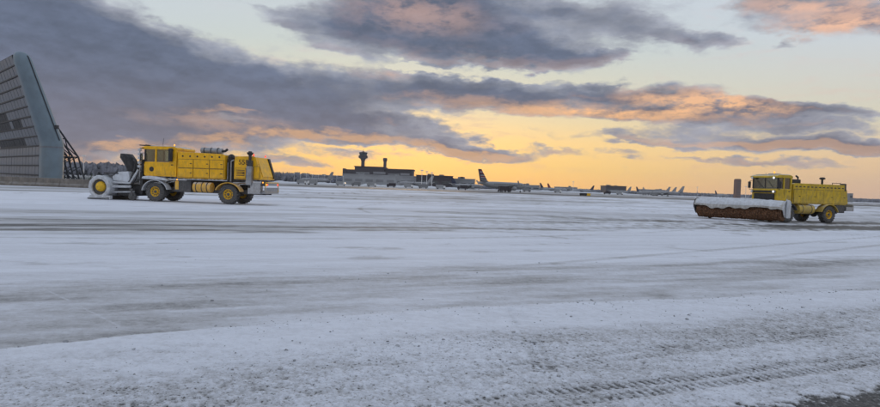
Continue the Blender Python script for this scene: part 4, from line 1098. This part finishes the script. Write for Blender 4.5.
def build_concourses():
    specs = [('concourse', 287, 352, 175.5, 980, 40, 'far_mid', 'long low grey concourse left of the dark terminal'),
             ('concourse', 345, 417, 175.7, 900, 40, 'far_pale', 'low grey concourse in front of the dark terminal'),
             ('concourse', 416.5, 452, 176.2, 860, 36, 'far_dark', 'dark flat-roofed concourse right of the terminal'),
             ('cargo_building', 452, 474, 179.4, 900, 40, 'far_mid', 'grey cargo shed left of the striped airliner tail'),
             ('cargo_building', 508, 538, 185.2, 1200, 40, 'far_mid', 'low grey hangar right of the striped airliner tail'),
             ('cargo_building', 603, 623, 186.2, 1500, 50, 'far_dark', 'dark low hangar at the middle of the right skyline'),
             ('cargo_building', 556, 575, 187.3, 1600, 50, 'far_mid', 'long pale shed on the skyline left of the dark hangar'),
             ('cargo_building', 640, 662, 189.8, 1700, 50, 'far_mid', 'low grey shed on the skyline beside the three white tails')]
    for nm, p0, p1, yt, D, dep, mat, lab in specs:
        xc = far_x((p0 + p1) / 2, D)
        r = empty(nm, (xc, D, 0), 0, lab, 'building', 'buildings across the airfield')
        block(r, 'wall', p0, p1, yt, D, dep, M[mat], 0, None, xc)
        zt = far_z((p0 + p1) / 2, yt, D); w = (far_x(p1, D) - far_x(p0, D)) / 2
        MB().box(-w - 1, w + 1, -dep / 2 - 1, dep / 2 + 1, zt, zt + .9).build('roof', M['far_dark'] if mat == 'far_dark' else M['far_pale'], r)
        n = max(3, int(w * 2 / 14))
        for i in range(n):
            a = -w + (i + .15) * 2 * w / n; b = -w + (i + .85) * 2 * w / n
            MB().box(a, b, -dep / 2 - .25, -dep / 2 - .05, zt * .35, zt * .6).build('window', M['far_mid'] if mat == 'far_pale' else M['far_glass'], r)
        rng = random.Random(int(p0))
        for i in range(3):
            a = rng.uniform(-w * .8, w * .8)
            MB().box(a, a + rng.uniform(3, 8), -4, 4, zt + .9, zt + rng.uniform(2, 4)).build('roof_plant', M['far_mid'], r)
build_concourses()

def build_chimney_block():
    D = 1500.0; x = far_x(736.8, D); zt = far_z(736.8, 179.5, D); w = 5.6
    r = empty('tower_block', (x, D, 0), 0, 'slim brown tower block on the skyline left of the sweeper cab', 'building')
    MB().box(-w, w, -7, 7, 0, zt).build('wall', M['brick'], r)
    MB().box(-w + .8, w - .8, -6, 6, zt, zt + 1.4).build('roof', M['far_dark'], r)
    for i in range(9):
        z = 3 + i * (zt - 4) / 9
        MB().box(-w + 1.2, w - 1.2, -7.15, -7.02, z, z + 1.6).build('window', M['far_glass'], r)
    D = 1100.0; x = far_x(849.5, D); zt = far_z(849.5, 193.6, D)
    r = empty('small_building', (x, D, 0), 0, 'small pale building on the skyline behind the sweeper truck', 'building')
    MB().box(-3.2, 3.2, -4, 4, 0, zt).build('wall', M['far_mid'], r); MB().box(-3.5, 3.5, -4.3, 4.3, zt, zt + .6).build('roof', M['far_pale'], r)
    MB().box(-2.2, 2.2, -4.15, -4.02, zt * .5, zt * .75).build('window', M['far_glass'], r)
build_chimney_block()

# ---- airliners: one built whole, the rest copied
def airliner(loc, heading, label, scale=1.0, flag=False, fin='plane_blue', body='plane'):
    root = empty('airliner', loc, heading, label, 'airliner', 'airliners parked across the airfield')
    root.scale = (scale,) * 3
    rx = Matrix.Translation((0, 0, 3.9)) @ Matrix.Rotation(R(90), 4, 'Y')
    prof = [(1e-3, -19.5), (.35, -19.3), (1.0, -15.5), (1.65, -11.5), (1.9, -8), (1.9, 12.0), (1.75, 14.5), (1.35, 16.6), (.75, 18.0), (1e-3, 18.7)]
    fz = MB().lathe(prof, 18, rx)
    fz.v = [(x, y, z + (max(0, -x - 10) * .10)) for x, y, z in fz.v]
    f = fz.build('fuselage', M[body], root, smooth=True)
    MB().box(15.2, 16.9, -1.2, 1.2, 4.55, 5.1).build('cockpit_window', M['far_glass'], f)
    for i in range(16):
        for s in (1, -1):
            x = -9 + i * 1.45
            MB().box(x, x + .5, s * 1.84 - .08, s * 1.84 + .08, 4.2, 4.75).build('window', M['far_glass'], f)
    for s in (1, -1):
        w = MB().add([(4.5, s * 1.6, 3.0), (-2.0, s * 1.6, 3.0), (-5.2, s * 17, 4.2), (-3.6, s * 17, 4.2), (4.5, s * 1.6, 3.55), (-2.0, s * 1.6, 3.4), (-5.2, s * 17, 4.35), (-3.6, s * 17, 4.4)],
                     [(0, 1, 2, 3), (4, 7, 6, 5), (0, 4, 5, 1), (1, 5, 6, 2), (2, 6, 7, 3), (3, 7, 4, 0)]).build('wing', M['plane_grey'], root)
        MB().add([(-3.7, s * 16.9, 4.3), (-5.2, s * 16.9, 4.3), (-6.2, s * 17.4, 6.6), (-5.4, s * 17.4, 6.6), (-3.7, s * 17.0, 4.3), (-5.2, s * 17.0, 4.3), (-6.2, s * 17.5, 6.6), (-5.4, s * 17.5, 6.6)],
                 [(0, 1, 2, 3), (4, 7, 6, 5), (0, 4, 5, 1), (1, 5, 6, 2), (2, 6, 7, 3), (3, 7, 4, 0)]).build('winglet', M['plane'], w)
        e = MB().lathe([(.7, -2.1), (1.05, -.8), (1.1, 1.2), (.95, 1.9), (.8, 1.95)], 16, Matrix.Translation((3.2, s * 5.0, 2.15)) @ Matrix.Rotation(R(90), 4, 'Y')).build('engine', M['plane_grey'], w, smooth=True)
        MB().add([(-15.0, s * .8, 5.2), (-17.8, s * .8, 5.2), (-19.4, s * 6.8, 5.8), (-18.2, s * 6.8, 5.8), (-15.0, s * .8, 5.4), (-17.8, s * .8, 5.4), (-19.4, s * 6.8, 5.95), (-18.2, s * 6.8, 5.95)],
                 [(0, 1, 2, 3), (4, 7, 6, 5), (0, 4, 5, 1), (1, 5, 6, 2), (2, 6, 7, 3), (3, 7, 4, 0)]).build('tailplane', M['plane_grey'], root)
        MB().cyl((-1.2, s * 2.8, .55), (-1.2, s * 2.8, 3.2), .14, n=8).cyl((-1.2, s * 2.4, .55), (-1.2, s * 3.2, .55), .55, n=14).build('main_gear', M['dark'], root)
    MB().cyl((14.0, 0, .38), (14.0, 0, 2.6), .1, n=8).cyl((14.0, -.3, .38), (14.0, .3, .38), .38, n=14).build('nose_gear', M['dark'], root)
    # fin
    z0, z1 = 5.5, 12.6
    le = lambda z: -12.6 - (z - z0) / (z1 - z0) * 5.4; te = lambda z: -18.4 - (z - z0) / (z1 - z0) * 1.9
    if flag:
        cols = ['plane_blue', 'plane_grey', 'plane_blue', 'plane', 'plane_red', 'plane', 'plane_blue', 'plane_red', 'plane', 'plane_red', 'plane_blue']
        n = len(cols)
        fo = MB().add(*fin_data(z0, z1, le, te, .14)).build('tail_fin', M['plane_blue'], root)
        for i, c in enumerate(cols):
            a = z0 + (z1 - z0) * i / n; b = z0 + (z1 - z0) * (i + 1) / n
            MB().add(*fin_data(a + .01, b - .01, lambda z: le(z) + .02, lambda z: te(z) + .8, .17)).build('flag_stripe', M[c], fo)
    else:
        MB().add(*fin_data(z0, z1, le, te, .16)).build('tail_fin', M[fin], root)
    return root

def fin_data(a, b, le, te, t):
    P = [(le(a), a), (te(a), a), (te(b), b), (le(b), b)]
    vs = [(x, -t, z) for x, z in P] + [(x, t, z) for x, z in P]
    return vs, [(0, 1, 2, 3), (7, 6, 5, 4), (0, 4, 5, 1), (1, 5, 6, 2), (2, 6, 7, 3), (3, 7, 4, 0)]

def build_airliners():
    hd = R(38)
    D = 345.0; x = far_x(482.5, D)
    c, s = math.cos(hd), math.sin(hd)
    airliner((x + 16.5 * c, D + 16.5 * s, 0), hd, 'airliner with red, white and blue striped tail, just right of centre', flag=True, body='plane_grey')
    spots = [  # tail pixel, tail depth, heading, fin, label
        (667.5, 820, 150, 'plane', 'white-tailed airliner, left one of three close together on the right skyline'),
        (673.8, 830, 150, 'plane', 'white-tailed airliner, middle one of three close together on the right skyline'),
        (681.0, 720, 148, 'plane', 'white-tailed airliner, right one of three close together on the right skyline'),
        (629.0, 980, 140, 'plane_grey', 'small grey-tailed airliner right of the dark low hangar'),
        (637.5, 950, 30, 'plane_blue', 'small dark-tailed airliner between the dark hangar and the three white tails'),
        (644.0, 990, 35, 'plane_grey', 'small grey-tailed airliner beside the grey shed on the right skyline'),
        (541.5, 900, 25, 'plane_blue', 'distant dark-tailed airliner nearest the striped tail on its right'),
        (549.0, 920, 28, 'plane_red', 'distant red-tailed airliner above the taxiway sign'),
        (592.0, 1000, 150, 'plane_blue', 'distant dark-tailed airliner just left of the dark low hangar'),
        (453.5, 640, 25, 'plane_blue', 'distant dark-tailed airliner left of the striped tail'),
        (430.0, 620, 165, 'plane', 'white airliner parked before the dark concourse'),
        (398.0, 640, 20, 'plane', 'white airliner parked below the right end of the dark terminal'),
        (330.0, 600, 160, 'plane_grey', 'white airliner with grey tail parked left of the dark terminal'),
        (716.0, 1100, 30, 'plane_blue', 'tiny dark-tailed airliner left of the slim brown tower block'),
    ]
    proto = {}
    for px, D, h, fin, lab in spots:
        hd = R(h); c, s = math.cos(hd), math.sin(hd); x = far_x(px, D)
        loc = (x + 16.5 * c, D + 16.5 * s, 0)
        if fin not in proto: proto[fin] = airliner(loc, hd, lab, 1.0, False, fin)
        else:
            o = copy_tree(proto[fin]); o.location = loc; o.rotation_euler.z = hd; o['label'] = lab
build_airliners()

# ---- service vehicles, small at this distance
def service_truck():
    root = empty('service_truck', (0, 0, 0), 0, '', 'truck', 'service trucks parked across the airfield')
    MB().prism([(3.2, .7), (3.2, 1.5), (2.9, 2.5), (1.6, 2.5), (1.6, .7)], -1.1, 1.1).build('cab', M['white'], root, .06)
    MB().prism([(3.21, 1.55), (2.93, 2.4), (2.85, 2.4), (3.13, 1.55)], -.95, .95).build('windscreen', M['far_glass'], root)
    MB().box(-3.6, 1.45, -1.2, 1.2, .95, 3.2).build('box_body', M['far_pale'], root, .04)
    MB().box(-3.7, 3.1, -.5, .5, .55, .8).build('chassis_frame', M['dark'], root)
    ty = MB().lathe([(.2, -.15), (.42, -.17), (.48, -.1), (.48, .1), (.42, .17), (.2, .15)], 16, Matrix.Rotation(R(90), 4, 'X')).mesh('wheel', M['rubber'], smooth=True)
    for x in (2.3, -2.3):
        for s in (1, -1): link('wheel', ty, root, (x, s * 1.0, .48))
    return root

def build_vehicles():
    spots = [(302, 430, 15, 'white', 'box truck at the left end of the far vehicle row'), (312, 410, 170, 'pale', 'box truck second from the left in the far vehicle row'),
             (341, 440, 5, 'pale', 'box truck below the left end of the dark terminal'), (356, 450, 180, 'mid', 'grey box truck directly below the control tower'),
             (372, 430, 10, 'pale', 'box truck between the two towers, on the ground below'), (391, 460, 175, 'dark', 'dark box truck below the right half of the terminal'),
             (409, 450, 0, 'pale', 'box truck below the right end of the terminal'), (423, 440, 185, 'mid', 'grey box truck below the dark concourse'),
             (441, 430, 8, 'pale', 'box truck before the right end of the dark concourse'), (462, 420, 178, 'dark', 'dark box truck left of the striped airliner tail'),
             (505.5, 330, 20, 'dark', 'dark truck at the nose of the striped-tail airliner'), (527, 520, 10, 'mid', 'grey box truck right of the striped-tail airliner'),
             (558, 560, 0, 'pale', 'box truck left of the taxiway sign on the far side'), (607, 600, 170, 'dark', 'dark box truck right of the taxiway sign on the far side'),
             (620, 620, 0, 'pale', 'box truck below the dark low hangar'), (655, 640, 12, 'mid', 'grey box truck left of the three white tails')]
    p = service_truck()
    for i, (px, D, h, tone, lab) in enumerate(spots):
        o = p if i == 0 else copy_tree(p)
        o.location = (far_x(px, D), D, 0); o.rotation_euler.z = R(h); o['label'] = lab
        if tone != 'pale' and tone != 'white':
            for ch in o.children:
                if ch.name.startswith(('cab', 'box_body')):
                    ch.data = ch.data.copy(); ch.data.materials[0] = M['far_mid'] if tone == 'mid' else M['far_dark']
build_vehicles()

def build_masts():
    mast = MB().cyl((0, 0, 0), (0, 0, 16), .30, .2, 8).mesh('pole', M['white'])
    head = MB().box(-1.3, 1.3, -.3, .3, 15.6, 16.5).mesh('flood_head', M['white'], .05)
    base = MB().cyl((0, 0, 0), (0, 0, .5), .6, n=10).mesh('base', M['concrete'])
    def put(px, D, label, k=1.0, group='floodlight masts across the airfield'):
        o = empty('floodlight_mast', (far_x(px, D), D, 0), 0, label, 'light mast', group); o.scale = (k, k, k)
        link('pole', mast, o); link('flood_head', head, o); link('base', base, o)
    nth = ['leftmost', 'second from left', 'third from left', 'fourth from left', 'fifth from left', 'sixth from left', 'seventh from left', 'eighth from left', 'rightmost']
    for i in range(9):
        put(294 + i * 6.1, 640 + i * 6, nth[i] + ' of nine pale floodlight masts in the row left of the terminal', .62, 'row of floodlight masts left of the terminal')
    for px, D, k, lab in ((421.5, 520, .95, 'floodlight mast at the left end of the dark concourse'), (426.5, 560, .95, 'floodlight mast second from left at the dark concourse'),
                          (431.5, 600, .95, 'floodlight mast third from left at the dark concourse'), (745.5, 700, .9, 'lone mast on the skyline right of the brown tower block'),
                          (573, 900, 1.0, 'mast on the skyline between taxiway sign and striped tail'), (697, 1000, 1.0, 'mast on the skyline right of the three white tails'),
                          (83.5, 420, .9, 'slim mast on the skyline between blast wall and snow blower')):
        put(px, D, lab, k)
    # airfield guidance sign: black location panel, yellow direction panel
    g = ground_at(585, 196.3); r = empty('taxiway_sign', g, R(-8), 'low black and yellow taxiway sign alone out on the far apron', 'sign')
    MB().box(-2.1, .7, -.12, .12, .25, 1.25).build('black_panel', M['black'], r, .02); MB().box(.72, 2.1, -.12, .12, .25, 1.25).build('yellow_panel', M['yellow_clean'], r, .02)
    for x in (-1.7, -.3, 1.1, 1.9): MB().cyl((x, 0, 0), (x, 0, .3), .05, n=8).build('leg', M['dark'], r)
build_masts()

# ---- belt of bare winter trees round the field: far off, one mass
def build_trees():
    rng = np.random.default_rng(12)
    pts = [(30, 620, 17.0), (66, 640, 17.3), (140, 680, 17.0), (200, 730, 16.5), (280, 800, 15.5), (330, 900, 14.5), (420, 1150, 11.0), (470, 1400, 11), (520, 1700, 12), (600, 2300, 14), (700, 2500, 16), (880, 2400, 17), (950, 2300, 17)]
    P = np.array([(far_x(p, d), d, h) for p, d, h in pts])
    V, Fc = [], []
    nv = 0
    for i in range(len(P) - 1):
        a, b = P[i], P[i + 1]; L = math.hypot(b[0] - a[0], b[1] - a[1])
        n = int(L * 1.6)
        for _ in range(n):
            t = rng.random(); q = a + (b - a) * t
            x = q[0] + rng.normal(0, 4); y = q[1] + rng.uniform(0, 60); h = q[2] * rng.uniform(.86, 1.04)
            m = 13
            # trunk and upward-fanning twigs, each a thin blade, plus an understorey tuft
            cx = rng.normal(0, h * .16, m); cyy = rng.normal(0, h * .16, m); zz = h * rng.uniform(.45, 1.0, m) * (1 - .25 * np.abs(cx) / (h * .3))
            for k in range(m):
                w = h * rng.uniform(.045, .10); z0 = h * rng.uniform(.0, .45)
                ang = rng.uniform(0, math.pi); dx, dy = math.cos(ang) * w, math.sin(ang) * w
                V += [(x + cx[k] * .25 - dx, y + cyy[k] * .25 - dy, z0), (x + cx[k] * .25 + dx, y + cyy[k] * .25 + dy, z0),
                      (x + cx[k] + dx * 1.9, y + cyy[k] + dy, z0 + (zz[k] - z0) * .72), (x + cx[k] + dx * .8, y + cyy[k], max(zz[k], z0 + 1)), (x + cx[k] - dx * 1.7, y + cyy[k] - dy, z0 + (zz[k] - z0) * .82)]
                Fc.append((nv, nv + 1, nv + 2, nv + 3, nv + 4)); nv += 5
    me = bpy.data.meshes.new('tree_belt'); me.from_pydata(V, [], Fc)
    me.materials.append(material('hazed_bare_twigs', (.27, .28, .33), .9, vary=.4, scale=.08))  # pale bluish tone puts distance haze into the twig colour
    o = bpy.data.objects.new('tree_belt', me); COL.objects.link(o)
    tag(o, 'belt of bare winter trees along the far skyline', 'trees', kind='stuff')
    # scrub behind the barrier wall
    V, Fc, nv = [], [], 0
    for (px0, px1, D, h) in ((86, 128, 118, 1.9), (60, 90, 125, 1.3)):
        for _ in range(420):
            px = rng.uniform(px0, px1); x = far_x(px, D) + rng.normal(0, .6); y = D + rng.uniform(-3, 3)
            hh = h * rng.uniform(.4, 1.15) * (.6 + .4 * math.sin(px * .9)); w = rng.uniform(.03, .11); a = rng.uniform(0, 3.14); lx = rng.normal(0, .35)
            V += [(x - w * math.cos(a), y - w * math.sin(a), 0), (x + w * math.cos(a), y + w * math.sin(a), 0), (x + lx + w, y, hh * .7), (x + lx * 1.3, y + w, hh)]
            Fc.append((nv, nv + 1, nv + 2, nv + 3)); nv += 4
    me = bpy.data.meshes.new('scrub'); me.from_pydata(V, [], Fc); me.materials.append(material('dry_scrub', (.10, .115, .085), .9, vary=.4, scale=1.0))
    o = bpy.data.objects.new('scrub', me); COL.objects.link(o)
    tag(o, 'low dry scrub behind the barrier wall', 'scrub', kind='stuff')
build_trees()

# ---- ridges of ploughed snow along the far side of the apron
def build_banks():
    rng = random.Random(4)
    for nm, p0, p1, D, h, lab in (('snow_bank', 268, 352, 560, 2.6, 'long bank of ploughed snow below the floodlight masts'), ('snow_bank', 352, 470, 590, 2.4, 'long bank of ploughed snow below the dark terminal'),
                                  ('snow_bank', 505, 640, 760, 2.6, 'long bank of ploughed snow on the right half of the far side')):
        x0, x1 = far_x(p0, D), far_x(p1, D); n = int((x1 - x0) / 2.5); vs, fs = [], []
        prof = [(-5, 0), (-3, .55), (-1, .95), (1, 1.0), (3, .6), (5, 0)]
        for i in range(n + 1):
            x = x0 + (x1 - x0) * i / n; k = h * (.55 + .8 * abs(mnoise.noise(Vector((x * .05, D, 0)))) + .25 * mnoise.noise(Vector((x * .3, D, 5)))) * min(1, 8 * min(i, n - i) / n)
            vs += [(x - (x0 + x1) / 2, y + 2 * mnoise.noise(Vector((x * .1, 1, 1))), -.02 + z * k) for y, z in prof]
        fs = [(i * 6 + j, i * 6 + j + 1, (i + 1) * 6 + j + 1, (i + 1) * 6 + j) for i in range(n) for j in range(5)]
        o = MB().add(vs, fs).build(nm, M['caked'], None, smooth=True, loc=((x0 + x1) / 2, D, 0))
        tag(o, lab, 'snow bank', 'ploughed snow banks along the far side')
build_banks()

# ------------------------------------------------------------------ winter haze over the field
def build_haze():
    o = MB().box(-4200, 4200, -600, 3400, -1.5, 125).build('haze', bpy.data.materials.new('haze_air'))
    m = o.data.materials[0]; m.use_nodes = True; nt = m.node_tree
    nt.nodes.remove(nt.nodes['Principled BSDF'])
    v = nt.nodes.new('ShaderNodeVolumePrincipled'); v.inputs['Density'].default_value = 0.00007; v.inputs['Color'].default_value = (.86, .9, .97, 1)
    nt.links.new(v.outputs[0], nt.nodes['Material Output'].inputs['Volume'])
    tag(o, 'thin winter haze over the airfield', 'haze', kind='stuff')
build_haze()
